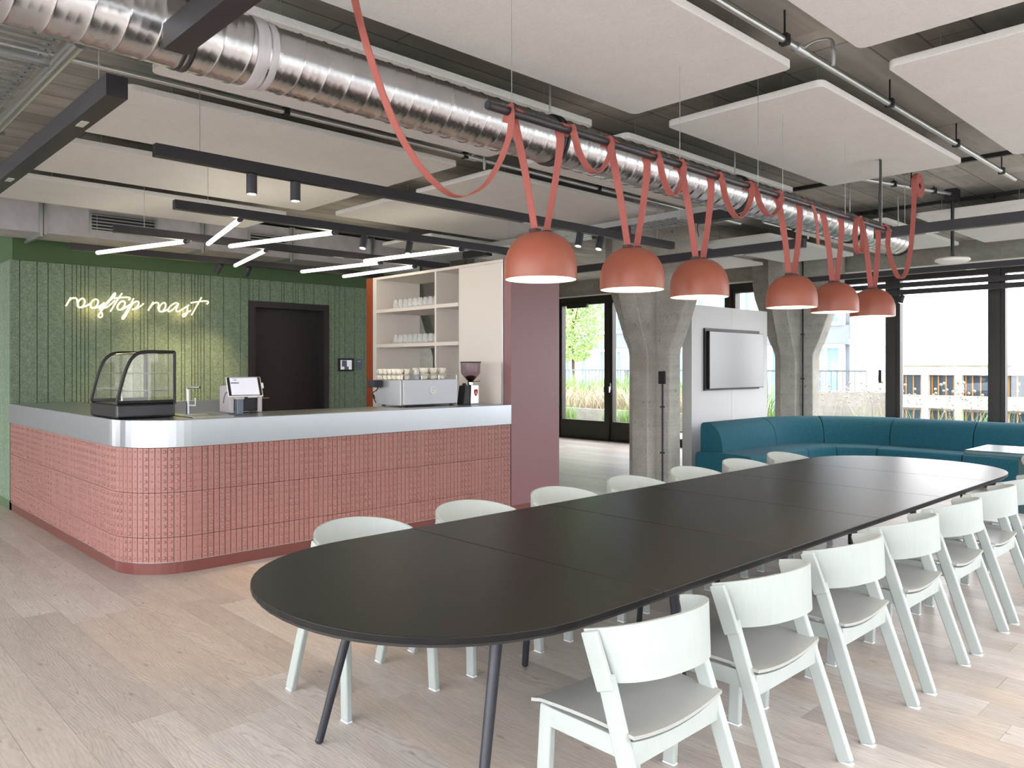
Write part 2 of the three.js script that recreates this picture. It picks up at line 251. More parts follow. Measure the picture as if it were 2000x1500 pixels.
// ---------- mushroom columns: cross plan with curved haunches ----------
function column(cx, cd, label, plusX = true) {
  const t = thing('concrete_column', label, 'column', P(cx, 0, cd), 'cross-shaped concrete columns');
  const w = 0.115, reach = 0.315, prof = [[0, 0], [reach, 0], [reach, 1.62]];
  for (let k = 0; k <= 10; k++) { const a = k / 10; prof.push([reach + 0.075 * (1 - cos(a * PI / 2)) * 1.2, 1.62 + 0.26 * a]); }
  prof.push([reach + 0.36, 2.62], [reach + 0.40, 2.85], [reach + 0.41, CEIL], [0, CEIL]);
  const arm = (rot) => { const g = new THREE.ExtrudeGeometry(shapeOf(prof), { depth: 2 * w, bevelEnabled: true, bevelSize: 0.012, bevelThickness: 0.012, bevelOffset: -0.012, bevelSegments: 1 }).translate(0, 0, -w).rotateY(rot).translate(cx, 0, -cd); return uvm(g, 0.5); };
  put('haunch', arm(PI), mat.concPale, t); put('haunch', arm(-PI / 2), mat.concPale, t); put('haunch', arm(PI / 2), mat.concPale, t);
  if (plusX) put('haunch', arm(0), mat.concPale, t);
  return t;
}
const col1 = column(8.32, 6.02, 'concrete column with flaring haunches between terrace door and screen wall');
column(12.0 - 0.06, 5.86, 'concrete column with flaring haunches against the window facade', false);
column(8.32, 10.15, 'concrete column with flaring haunches seen through the open shelves');
{ const t = thing('wall_switch', 'small black switch box on conduit, fixed to the concrete column', 'switch', P(8.2, 1.15, 5.88));
  put('box', rb(8.175, 8.205, 1.28, 1.44, 5.755, 5.855, 0.004), mat.black, t); put('conduit', M([cyl(P(8.19, 0.0, 5.8), P(8.19, 1.28, 5.8), 0.012), rb(8.175, 8.205, 0.98, 1.0, 5.77, 5.83, 0.003), rb(8.175, 8.205, 0.4, 0.42, 5.77, 5.83, 0.003)]), mat.graphite, t);
  const u = thing('wall_conduit', 'thin black cable conduit running up the facade column', 'conduit', P(11.82, 0, 5.72)); put('pipe', cyl(P(11.81, 0, 5.70), P(11.81, 3.2, 5.70), 0.013), mat.black, u); put('clip', M([0.6, 1.3, 2.0, 2.6].map((y) => rb(11.795, 11.83, y, y + 0.02, 5.67, 5.73, 0.003))), mat.black, u); }

// ---------- green core wall with felt boards and door ----------
const DW = 9.5;
{
  const w = new THREE.Group(); w.name = 'wall_back'; w.userData = { kind: 'structure', label: 'green felt-boarded core wall behind the bar', category: 'wall' }; scene.add(w);
  put('core', M([bx(1.86, 4.5, 0, CEIL, DW + 0.03, DW + 0.3), bx(5.53, 6.75, 0, CEIL, DW + 0.03, DW + 0.3), bx(4.5, 5.53, 2.28, CEIL, DW + 0.03, DW + 0.3), bx(1.86, 6.75, 0, CEIL, DW + 0.3, 14.1)]), mat.greenPaint, w);
  const L = [1.83, 1.921, 2.082, 2.185, 2.342, 2.418, 2.461, 2.504, 2.545, 2.581, 2.657, 2.813, 3.049, 3.13, 3.169, 3.209, 3.287, 3.442, 3.597, 3.637, 3.72, 3.757, 3.794, 3.831, 3.869, 3.948, 4.113, 4.335, 4.44];
  const A = [4.44, 4.457, 4.501, 4.579, 4.736, 4.898, 4.931, 5.064, 5.098, 5.134, 5.219, 5.372, 5.59], R = [5.59, 5.687, 5.765, 5.851, 6.009, 6.166, 6.4, 6.7];
  const fb = (x0, x1, y0, y1) => uvm(rb(x0 + 0.003, x1 - 0.003, y0, y1, DW, DW + 0.031, 0.002, 1), 2);
  for (let i = 0; i < L.length - 1; i++) put('felt_board', fb(L[i], L[i + 1], 0.1, 2.62), mat.felt, w);
  for (let i = 0; i < A.length - 1; i++) put('felt_board', fb(A[i], A[i + 1], 2.345, 2.62), mat.felt, w);
  for (let i = 0; i < R.length - 1; i++) put('felt_board', fb(R[i], R[i + 1], 0.1, 2.62), mat.felt, w);
  const sideD = [9.5, 9.62, 9.7, 9.76, 9.82, 9.96, 10.2, 10.34, 10.4, 10.6, 10.9, 11.3, 11.8, 12.4, 13.2, 14.1];
  for (let i = 0; i < sideD.length - 1; i++) put('felt_board', uvm(rb(1.83, 1.86, 0.1, 2.62, sideD[i] + 0.003, sideD[i + 1] - 0.003, 0.002, 1), 2), mat.felt, w);
  put('skirting', M([bx(1.835, 1.87, 0, 0.1, 9.505, 14.1), bx(1.835, 4.44, 0, 0.1, 9.505, 9.53), bx(5.6, 6.7, 0, 0.1, 9.505, 9.53)]), mat.greenPaint, w);
  const d = new THREE.Group(); d.name = 'door_1'; d.userData = { kind: 'structure', label: 'dark brown flush door in the green felt wall', category: 'door' }; scene.add(d);
  put('frame', M([bx(4.44, 4.52, 0, 2.343, DW - 0.02, DW + 0.2), bx(5.516, 5.59, 0, 2.343, DW - 0.02, DW + 0.2), bx(4.52, 5.516, 2.262, 2.343, DW - 0.02, DW + 0.2)]), mat.doorBrown, d);
  put('door_leaf', bx(4.52, 5.516, 0.005, 2.262, DW + 0.15, DW + 0.19), mat.doorBrown, d);
  put('handle', M([cyl(P(4.62, 1.09, DW + 0.15), P(4.62, 1.09, DW + 0.08), 0.011), cyl(P(4.615, 1.09, DW + 0.085), P(4.76, 1.09, DW + 0.085), 0.011), cyl(P(4.62, 1.09, DW + 0.152), P(4.62, 1.09, DW + 0.14), 0.027), cyl(P(4.62, 0.98, DW + 0.152), P(4.62, 0.98, DW + 0.14), 0.027)]), mat.chrome, d);
}
{ const t = thing('wall_display', 'small black touch panel on the green felt wall beside the door', 'display', P(5.86, 1.44, DW));
  put('housing', rb(5.735, 5.985, 1.435, 1.615, DW - 0.02, DW, 0.006), mat.black, t); put('screen', bx(5.77, 5.95, 1.46, 1.59, DW - 0.0215, DW - 0.019), mat.screen, t); put('picture', M([bx(5.79, 5.87, 1.5, 1.585, DW - 0.0225, DW - 0.021), bx(5.83, 5.9, 1.46, 1.5, DW - 0.0225, DW - 0.021)]), mat.aluGrey, t);
  const c = thing('wall_notice', 'small grey notice card on the green felt wall beside touch panel', 'card', P(6.085, 1.45, DW)); put('card', rb(6.035, 6.135, 1.45, 1.61, DW - 0.012, DW, 0.003), mat.aluGrey, c); put('print', bx(6.055, 6.1, 1.57, 1.578, DW - 0.0135, DW - 0.011), mat.white, c); }
// steel worktop and splashback along the green wall
{ const t = thing('back_worktop', 'low steel worktop with splashback along the green wall', 'worktop', P(3.1, 0, 9.2));
  put('cabinet', bx(2.48, 4.42, 0.1, 0.88, 8.92, 9.46), mat.tile, t); put('worktop', rb(2.46, 4.44, 0.88, 0.92, 8.88, 9.47, 0.006), mat.steel, t); put('splashback', rb(1.9, 4.44, 0.92, 1.09, 9.47, 9.495, 0.003), mat.steel, t); put('plinth', bx(2.5, 4.4, 0, 0.1, 8.97, 9.46), mat.kick, t);
  const s = thing('wall_socket', 'pale double power socket on the steel splashback', 'socket', P(4.2, 0.97, 9.46)); put('plate', rb(4.07, 4.24, 0.96, 1.04, 9.455, 9.47, 0.004), mat.offWhite, s); for (const x of [4.11, 4.2]) put('socket_hole', cyl(P(x, 1.0, 9.452), P(x, 1.0, 9.458), 0.026), mat.aluGrey, s); }

// ---------- neon sign ----------
{
  const sg = thing('neon_sign', 'warm glowing script sign on the green felt wall', 'neon sign', P(3.1, 2.0, DW));
  const toW = ([zx, zy]) => { const px = 100 + 0.16 * zx, py = 540 + 0.16 * zy, r = (px - 1000) / FOC, k = (DW - 0.03) / (cos(YAW) - r * sin(YAW)); return P((sin(YAW) + r * cos(YAW)) * k, EYE - (py - 716) / FOC * k, DW - 0.03); };
  const strokes = { letter_r: [[[238, 256], [212, 305], [180, 360]], [[192, 338], [222, 292], [262, 264], [300, 264], [318, 288]]], letter_o: [[[318, 288], [322, 330], [332, 372], [362, 378], [398, 345], [408, 296], [388, 268], [352, 282], [324, 325], [330, 372], [370, 376], [440, 352], [486, 322]]],
    letter_oo: [[[486, 322], [478, 350], [496, 386], [532, 380], [566, 338], [572, 296], [552, 278], [514, 288], [484, 330], [484, 370], [520, 386], [590, 362], [650, 318]]], letter_f: [[[566, 372], [640, 350], [716, 278], [766, 212], [782, 200], [780, 224], [728, 285], [654, 362], [602, 436], [576, 478], [592, 500], [618, 492], [624, 462], [600, 410], [574, 374]], [[600, 384], [660, 382], [714, 350], [780, 290]]],
    letter_t: [[[866, 204], [800, 300], [722, 428]], [[752, 264], [830, 260], [915, 253], [956, 258], [962, 272], [944, 286]]], letter_ooo: [[[896, 312], [862, 302], [826, 332], [806, 380], [820, 406], [858, 398], [894, 354], [900, 316], [880, 300], [840, 318], [812, 362], [812, 396], [850, 406], [900, 382], [962, 342]]], letter_p: [[[1006, 266], [968, 345], [915, 432], [866, 508], [872, 522], [892, 505], [930, 440], [972, 362], [1016, 314], [1056, 304], [1070, 322], [1050, 366], [1006, 402], [984, 402], [1040, 392], [1090, 362], [1130, 330]]],
    letter_rr: [[[1246, 312], [1218, 358], [1184, 416]], [[1198, 392], [1236, 342], [1280, 318], [1304, 324], [1312, 346]]], letter_oooo: [[[1312, 346], [1306, 390], [1322, 424], [1350, 430], [1384, 394], [1398, 346], [1382, 320], [1352, 332], [1322, 376], [1320, 418], [1360, 428], [1424, 404]]], letter_a: [[[1556, 336], [1524, 322], [1474, 346], [1430, 396], [1428, 426], [1462, 420], [1512, 376], [1554, 334], [1530, 388], [1526, 420], [1552, 426], [1610, 394], [1682, 348]]],
    letter_s: [[[1682, 346], [1662, 378], [1664, 420], [1648, 468], [1618, 492], [1602, 480], [1612, 462], [1660, 442], [1708, 414]]], letter_tt: [[[1836, 254], [1782, 350], [1714, 472]], [[1704, 322], [1790, 308], [1880, 300], [1914, 306], [1918, 322], [1898, 336]]] };
  for (const [n, ls] of Object.entries(strokes)) { const nm = n.replace(/([a-z])\1+$/, '$1'); put(nm, M(ls.map((l) => tube(l.map(toW), 0.0085, l.length * 8, 8))), mat.glowNeon, sg); }
  for (const [x, y] of [[2.45, 2.16], [2.85, 2.12], [3.3, 2.1], [3.75, 2.14]]) put('standoff', cyl(P(x, y, DW - 0.03), P(x, y, DW), 0.004, 0.004, 8), mat.steelPlain, sg);
  for (const x of [2.6, 3.05, 3.6]) { const l = new THREE.PointLight(0xffcf90, 0.012, 0, 2); l.position.copy(P(x, 2.15, DW - 0.1)); l.shadow.radius = 4; l.castShadow = true; l.name = 'neon_light'; sg.add(l); l.position.sub(sg.position); }
}

// ---------- bar counter ----------
{
  const c = thing('bar_counter', 'long rounded bar counter with studded terracotta tiles and steel band', 'counter', P(3.6, 0, 7));
  const XL = 1.83, DF = 5.72, XR = 5.455, DB = 9.47, Rr = 0.46;
  const path = (inset) => { const o = [[XR, DF + inset]], r = Rr - inset; for (let k = 0; k <= 14; k++) { const a = -PI / 2 - k / 14 * PI / 2; o.push([XL + Rr + r * cos(a), DF + Rr + r * sin(a)]); } o.push([XL + inset, DB]); return o; };
  const ring = (i0, i1, y0, y1, bev = 0) => slab([...path(i0), ...path(i1).reverse()], y0, y1, bev);
  put('carcass', ring(0.02, 0.16, 0.08, 0.915), mat.tileJoint, c);
  put('kick_plate', ring(0.012, 0.1, 0, 0.087), mat.kick, c);
  const band = ring(-0.012, 0.62, 0.915, 1.115, 0.004); put('steel_band', uvm(band, 1), mat.steel, c);
  put('inner_side', ring(0.5, 0.6, 0, 0.91), mat.steelPlain, c);
  put('edge_trim', ring(0.0, 0.03, 0.086, 0.09), mat.steelPlain, c);
  // studded tile strips
  const TW = 0.0436, rows = [[0.592, 0.913], [0.268, 0.589], [0.09, 0.265]];
  const stripGeo = (h, small) => { const gs = [new RoundedBoxGeometry(TW - 0.0042, h, 0.016, 1, 0.002)], n = Math.round(h / 0.0535), r = small ? 0.008 : 0.0135; for (let k = 0; k < n; k++) gs.push(new THREE.SphereGeometry(r, 8, 4, 0, 2 * PI, 0, PI / 2).scale(1, small ? 0.6 : 0.85, 1).rotateX(PI / 2).translate(0, h / 2 - (k + 0.5) * h / n, 0.0075)); return M(gs); };
  const G = rows.map(([a, b]) => [stripGeo(b - a, false), stripGeo(b - a, true)]);
  const left = [];
  rows.forEach(([a, b], ri) => {
    const y = (a + b) / 2, place = (X, D, turn, solo) => { const g = G[ri][rnd() < 0.5 ? 0 : 1]; if (solo) { const o = new THREE.Mesh(g, mat.tile); o.name = 'tile'; o.castShadow = o.receiveShadow = true; o.position.copy(P(X, y, D)).sub(c.position); o.rotation.y = turn; c.add(o); } else left.push(g.clone().rotateY(turn).translate(X, y, -D)); };
    for (let X = XR - TW / 2; X > XL + Rr; X -= TW) place(X, DF + 0.008, 0, true);
    const nA = Math.round(Rr * PI / 2 / TW); for (let k = 0; k < nA; k++) { const a2 = -PI / 2 - (k + 0.5) / nA * PI / 2; place(XL + Rr + (Rr - 0.008) * cos(a2), DF + Rr + (Rr - 0.008) * sin(a2), -PI / 2 - a2 > 0 ? -(-PI / 2 - a2) : 0, true); }
    for (let D = DF + Rr + TW / 2; D < DB; D += TW) place(XL + 0.008, D, -PI / 2, false);
  });
  const lm = M(left); lm.translate(-c.position.x, -c.position.y, -c.position.z); const lo = new THREE.Mesh(lm, mat.tile); lo.name = 'side_tiles'; lo.userData.kind = 'stuff'; lo.castShadow = lo.receiveShadow = true; c.add(lo);
}
// sink tap
{ const t = thing('sink_tap', 'slim steel bar tap with side lever behind the counter', 'tap', P(2.45, 1.115, 6.2));
  put('sink_rim', M([rb(2.3, 2.62, 1.115, 1.121, 5.86, 5.9, 0.002), rb(2.3, 2.62, 1.115, 1.121, 6.24, 6.28, 0.002), rb(2.3, 2.34, 1.115, 1.121, 5.9, 6.24, 0.002), rb(2.58, 2.62, 1.115, 1.121, 5.9, 6.24, 0.002)]), mat.steelPlain, t);
  put('body', cyl(P(2.42, 1.115, 6.26), P(2.42, 1.325, 6.26), 0.012), mat.steelPlain, t); put('spout', tube([P(2.42, 1.31, 6.26), P(2.42, 1.33, 6.25), P(2.45, 1.335, 6.2), P(2.475, 1.335, 6.16)], 0.009, 16), mat.steelPlain, t); put('lever', M([cyl(P(2.42, 1.19, 6.26), P(2.475, 1.19, 6.24), 0.011), cyl(P(2.47, 1.19, 6.24), P(2.47, 1.25, 6.24), 0.003)]), mat.chrome, t); }
// pastry display case
{
  const t = thing('display_case', 'black-framed curved glass pastry display case on the counter corner', 'display case', P(2.03, 1.116, 6.4));
  const y0 = 1.116, prof = [[1.84, y0 + 0.115], [1.845, y0 + 0.14], [1.885, y0 + 0.3], [1.915, y0 + 0.39], [1.945, y0 + 0.445], [1.99, y0 + 0.483], [2.05, y0 + 0.495], [2.25, y0 + 0.495], [2.25, y0 + 0.115]];
  put('base', rb(1.835, 2.255, y0, y0 + 0.11, 6.07, 6.72, 0.02, 3), Object.assign(mat.blackSatin.clone(), { roughness: 0.15 }), t);
  const frameAt = (D) => M([tube(prof.slice(0, 8).map(([x, y]) => P(x, y, D)), 0.0125, 60, 8), cyl(P(2.25, y0 + 0.495, D), P(2.25, y0 + 0.1, D), 0.0125), cyl(P(1.84, y0 + 0.12, D), P(2.25, y0 + 0.12, D), 0.0125)]);
  put('end_frame', frameAt(6.085), mat.black, t); put('end_frame', frameAt(6.705), mat.black, t); put('rear_post', rb(2.235, 2.26, y0 + 0.1, y0 + 0.5, 6.08, 6.71, 0.004), mat.glass, t);
  put('top_rail', M([cyl(P(2.25, y0 + 0.495, 6.085), P(2.25, y0 + 0.495, 6.705), 0.01)]), mat.black, t);
  const inside = prof.map(([x, y]) => [x, y]); put('end_glass', prismD(inside, 6.083, 6.087), mat.glass, t); put('end_glass', prismD(inside, 6.703, 6.707), mat.glass, t);
  const cv = curve(prof.slice(0, 8).map(([x, y]) => P(x, y, 0))).getPoints(30); put('front_glass', quads([cv.map((p) => P(p.x, p.y, 6.1)), cv.map((p) => P(p.x, p.y, 6.69))]), mat.glass, t);
  put('shelf', rb(1.93, 2.22, y0 + 0.2, y0 + 0.206, 6.11, 6.68, 0.002), mat.glass, t); put('shelf', rb(1.97, 2.22, y0 + 0.33, y0 + 0.336, 6.11, 6.68, 0.002), mat.glass, t);
  put('shelf_rail', M([[0.203, 1.93], [0.333, 1.97]].map(([y, x]) => M([cyl(P(x, y0 + y, 6.11), P(x, y0 + y, 6.68), 0.004), cyl(P(x, y0 + y, 6.11), P(2.22, y0 + y, 6.11), 0.004)]))), mat.steelPlain, t);
  for (const [x, y, d] of [[1.94, 0.112, 6.3], [1.95, 0.112, 6.42], [2.0, 0.212, 6.5]]) { const k = thing('price_card', 'folded cream price card standing in the pastry display case', 'card', P(x, y0 + y, d), 'price cards in the display case'); put('card', prismX([[d - 0.03, y0 + y], [d + 0.03, y0 + y], [d, y0 + y + 0.075]], x, x + 0.004), mat.offWhite, k); }
}
// tablet till and receipt printer
{
  const t = thing('tablet_till', 'white-rimmed tablet till on a grey post at the counter', 'tablet', P(2.72, 1.116, 5.98));
  put('post', rb(2.695, 2.745, 1.116, 1.27, 5.965, 6.015, 0.004), mat.aluGrey, t); put('post_foot', rb(2.66, 2.78, 1.116, 1.124, 5.93, 6.05, 0.003), mat.aluGrey, t); put('clamp', rb(2.69, 2.75, 1.24, 1.275, 5.955, 6.02, 0.006), mat.printer, t);
  const q = new THREE.Quaternion().setFromEuler(new THREE.Euler(-0.62, -0.22, 0.0, 'YXZ')), c = P(2.76, 1.338, 5.98), tr = (g) => g.applyQuaternion(q).translate(c.x, c.y, c.z);
  put('rim', tr(new RoundedBoxGeometry(0.27, 0.19, 0.014, 3, 0.0068)), mat.white, t); const s = put('bezel', tr(new RoundedBoxGeometry(0.258, 0.178, 0.004, 2, 0.002).translate(0, 0, 0.0062)), mat.black, t);
  put('screen', tr(bx(-0.108, 0.108, -0.083, 0.083, -0.0088, -0.0082)), mat.screen, t); put('screen_text', tr(M([bx(-0.104, -0.04, 0.028, 0.036, -0.0094, -0.0089), bx(-0.08, -0.055, 0.056, 0.06, -0.0094, -0.0089), bx(-0.086, -0.055, 0.07, 0.072, -0.0094, -0.0089)])), mat.ink, t); put('card_reader', tr(new RoundedBoxGeometry(0.02, 0.05, 0.016, 2, 0.004).translate(0.14, 0.01, 0)), mat.white, t);
  const p = thing('receipt_printer', 'black and white receipt printer behind the tablet till', 'printer', P(2.86, 1.116, 6.3));
  put('body', rb(2.76, 2.99, 1.13, 1.315, 6.22, 6.4, 0.008), mat.black, p); put('shell', M([rb(2.735, 2.775, 1.116, 1.34, 6.2, 6.4, 0.012, 3), rb(2.775, 2.99, 1.315, 1.34, 6.22, 6.4, 0.01), rb(2.985, 3.02, 1.116, 1.34, 6.2, 6.4, 0.012, 3)]), mat.printer, p); put('paper_slot', rb(2.9, 2.98, 1.24, 1.256, 6.205, 6.222, 0.002), mat.white, p);
  put('cable', tube([P(2.76, 1.27, 6.21), P(2.71, 1.29, 6.2), P(2.7, 1.25, 6.22), P(2.705, 1.2, 6.25)], 0.003, 20, 6), mat.black, p);
}
// espresso machine, rail, cups, grinder
const cupGroup = 'stacked cups on the espresso machine';
{
  const y0 = 1.116, y1 = 1.375, t = thing('espresso_machine', 'large grey espresso machine with round white badge', 'coffee machine', P(4.65, y0, 6.2));
  put('back_panel', rb(4.33, 4.99, y0 + 0.02, y1, 6.0, 6.02, 0.004), mat.machine, t); put('body', rb(4.31, 4.995, y0 + 0.015, y1 - 0.002, 6.02, 6.42, 0.006), mat.machine, t); put('badge', cyl(P(4.68, 1.275, 6.0), P(4.68, 1.275, 5.993), 0.041, 0.041, 32), mat.white, t); put('badge_mark', new THREE.TorusGeometry(0.019, 0.0022, 8, 24, 5).translate(4.68, 1.275, -5.992), mat.machine, t); put('feet', M([[4.36, 6.05], [4.95, 6.05], [4.36, 6.37], [4.95, 6.37]].map(([x, d]) => cyl(P(x, y0, d), P(x, y0 + 0.016, d), 0.02))), mat.black, t);
  put('cup_rail', M([tube([P(4.31, y1 + 0.045, 6.42), P(4.31, y1 + 0.045, 6.0), P(4.315, y1 + 0.045, 6.0), P(4.99, y1 + 0.045, 6.0), P(4.995, y1 + 0.045, 6.0), P(4.995, y1 + 0.045, 6.42)], 0.004, 80, 6), ...[[4.32, 6.01], [4.55, 6.01], [4.76, 6.01], [4.985, 6.01], [4.32, 6.4]].map(([x, d]) => cyl(P(x, y1, d), P(x, y1 + 0.045, d), 0.004, 0.004, 6))]), mat.steelPlain, t);
  put('steam_arm', M([tube([P(4.3, 1.3, 6.38), P(4.27, 1.27, 6.36), P(4.23, 1.25, 6.36), P(4.22, 1.22, 6.35), P(4.25, 1.15, 6.34)], 0.005, 24, 6), rb(4.2, 4.3, 1.3, 1.37, 6.3, 6.42, 0.006)]), mat.graphite, t); put('group_handle', tube([P(4.225, 1.23, 6.35), P(4.235, 1.19, 6.345)], 0.011, 6, 8), mat.black, t);
  const cup = (name, label, r, h) => { const k = thing(name, label, 'cup', new V3(), cupGroup); const L = lathe([[0, 0.003], [r * 0.62, 0], [r * 0.7, 0.003], [r * 0.93, h * 0.42], [r, h], [r - 0.003, h], [r * 0.9, h * 0.42], [r * 0.62, 0.006], [0, 0.006]], 20); put('bowl', L, mat.cup, k); put('handle', new THREE.TorusGeometry(h * 0.29, 0.0045, 6, 12, PI).rotateZ(-PI / 2).translate(r * 0.9, h * 0.58, 0), mat.cup, k); return k; };
  const small = cup('espresso_cup', 'small cream espresso cup stacked on the left of the machine top', 0.034, 0.05), big = cup('cappuccino_cup', 'large cream cappuccino cup stacked on the machine top', 0.046, 0.055);
  small.userData.label = 'small cream espresso cup stacked on the espresso machine'; let a = 0, b = 0;
  const set = (proto, first, x, y, d, turn) => { const o = first ? proto : copyOf(proto); o.position.copy(P(x, y, d)); o.rotation.set(0, turn, 0); };
  for (let lay = 0; lay < 2; lay++) for (let row = 0; row < 2; row++) for (let k = 0; k < 5; k++) set(small, !a++, 4.345 + row * 0.075, y1 + lay * 0.052, 6.38 - k * 0.075, 2.6 - 0.4 * row);
  for (let lay = 0; lay < 2; lay++) for (let row = 0; row < 2; row++) for (let k = 0; k < 3; k++) set(big, !b++, 4.63 + k * 0.108, y1 + lay * 0.057, 6.08 + row * 0.11, -0.3 + row * 0.5);
  const jar = lathe([[0, 0], [0.03, 0], [0.033, 0.06], [0.03, 0.085], [0.032, 0.09]], 16);
  [[4.53, 6.07], [4.57, 6.14], [4.5, 6.16]].forEach(([x, d]) => { const g = thing('shot_glass', 'clear glass tumbler between the cups on the espresso machine', 'glass', P(x, y1, d), 'tumblers on the espresso machine'); put('glass', jar.clone().translate(x, y1, -d), mat.glassware, g); });
  const mug = cup('tall_mug', 'plain cream mug without company at the end of the machine top', 0.042, 0.1); mug.position.copy(P(4.945, y1, 6.2));
  mug.userData.label = 'taller cream mug at the end of the espresso machine top'; mug.userData.group = undefined;
}
{
  const X = 5.17, D = 6.05, y0 = 1.116, t = thing('coffee_grinder', 'chrome coffee grinder with clear bean hopper and red crest', 'grinder', P(X, y0, D));
  put('body', prismD([[X - 0.02, y0], [X + 0.1, y0], [X + 0.1, y0 + 0.02], [X + 0.09, y0 + 0.2], [X - 0.01, y0 + 0.2]], D - 0.07, D + 0.09, 0.006), mat.chrome, t); put('dosing_side', prismD([[X - 0.1, y0], [X - 0.02, y0], [X - 0.015, y0 + 0.19], [X - 0.07, y0 + 0.19], [X - 0.085, y0 + 0.1]], D - 0.05, D + 0.06, 0.008), mat.blackSatin, t);
  put('collar', cyl(P(X + 0.035, y0 + 0.2, D), P(X + 0.035, y0 + 0.225, D), 0.034), mat.chrome, t); put('knob', cyl(P(X - 0.05, y0 + 0.19, D), P(X - 0.05, y0 + 0.215, D), 0.018), mat.black, t);
  put('hopper', lathe([[0.028, 0], [0.03, 0.015], [0.092, 0.085], [0.1, 0.1], [0.103, 0.205]], 28).translate(X + 0.035, y0 + 0.22, -D), mat.smoke, t); put('hopper_lid', M([new THREE.TorusGeometry(0.103, 0.006, 8, 32).rotateX(PI / 2).translate(X + 0.035, y0 + 0.428, -D), cyl(P(X + 0.035, y0 + 0.427, D), P(X + 0.035, y0 + 0.434, D), 0.1, 0.1, 28)]), mat.blackSatin, t);
  put('beans', lathe([[0, 0.0], [0.026, 0.002], [0.028, 0.016], [0.062, 0.055], [0.03, 0.07], [0, 0.074]], 20).translate(X + 0.035, y0 + 0.222, -D), mat.bean, t); put('lever', cyl(P(X + 0.05, y0 + 0.23, D - 0.03), P(X + 0.12, y0 + 0.235, D - 0.05), 0.003), mat.black, t);
  const cr = [[0, 0.034], [0.018, 0.03], [0.024, 0.02], [0.022, -0.008], [0.01, -0.028], [0, -0.036], [-0.01, -0.028], [-0.022, -0.008], [-0.024, 0.02], [-0.018, 0.03]].map(([a, b]) => [X + 0.045 + a, y0 + 0.12 + b]); const c = put('crest', prismD(cr, D - 0.073, D - 0.069), mat.red, t); sub('crest_mark', prismD([[0, 0.016], [0.007, 0], [0.006, -0.014], [-0.006, -0.014], [-0.007, 0]].map(([a, b]) => [X + 0.045 + a, y0 + 0.118 + b]), D - 0.0745, D - 0.0725), mat.white, c, t);
}
// ---------- shelf wall ----------
{
  const x0 = 5.47, x1 = 6.14, t = thing('bar_shelving', 'tall grey open shelving with closed cupboard at the bar end', 'shelving', P(5.8, 0, 7));
  put('side_panel', rb(x0, x1, 0, 2.607, 8.15, 8.23, 0.002), mat.shelf, t); put('top_board', rb(x0, x1, 2.575, 2.607, 5.85, 8.15, 0.002), mat.shelf, t); put('divider', rb(x0, x1, 0, 2.575, 6.955, 6.985, 0.002), mat.shelf, t);
  put('cupboard', rb(x0 + 0.012, x1, 0.9, 2.575, 5.87, 6.57, 0.002), mat.shelf, t); put('cupboard_edge', rb(x0, x1, 0, 2.575, 5.85, 5.87, 0.002), mat.steelPlain, t); put('lower_cupboard', rb(x0, x1, 0, 0.9, 6.57, 8.15, 0.002), mat.shelf, t);
  for (const y of [2.162, 1.735]) { put('shelf', rb(x0, x1, y, y + 0.042, 6.985, 8.15, 0.002), mat.shelf, t); put('shelf', rb(x0, x1, y, y + 0.042, 6.57, 6.955, 0.002), mat.shelf, t); }
  const m = thing('mauve_panel', 'tall mauve-brown end panel where the counter meets the shelving', 'panel', P(5.83, 0, 5.78)); put('panel', rb(5.47, 6.19, 0, 2.62, 5.727, 5.84, 0.003), mat.mauve, m); put('plinth', bx(5.47, 6.19, 0, 0.085, 5.72, 5.73), mat.kick, m);
  const n = thing('terracotta_panel', 'terracotta end panel at the wall side of the shelving', 'panel', P(5.83, 0, 8.3)); put('panel', rb(5.47, 6.19, 0, 2.607, 8.245, 8.375, 0.003), mat.terracotta, n);
  const gl = thing('wine_tumbler', 'clear teardrop tumbler in the rows on the upper shelf', 'glass', new V3(), 'tumblers on the upper shelf'); put('glass', lathe([[0, 0.002], [0.024, 0], [0.038, 0.014], [0.042, 0.034], [0.036, 0.062], [0.026, 0.092], [0.024, 0.108]], 16), mat.glassware, gl); put('base_glass', lathe([[0, 0.0], [0.022, 0.0], [0.024, 0.004], [0, 0.007]], 12), mat.glassware, gl);
  let k = 0; for (const [y, lab, grp] of [[2.205, 'clear teardrop tumbler in the rows on the upper shelf', 'tumblers on the upper shelf'], [1.778, 'clear teardrop tumbler in the rows on the lower shelf', 'tumblers on the lower shelf']]) for (let r = 0; r < 3; r++) for (let i = 0; i < 9; i++) { const o = k++ ? copyOf(gl, lab) : gl; o.userData.group = grp; o.position.copy(P(5.55 + r * 0.1, y, 7.06 + i * 0.098)); o.rotation.set(0, rnd() * 6, 0); }
}

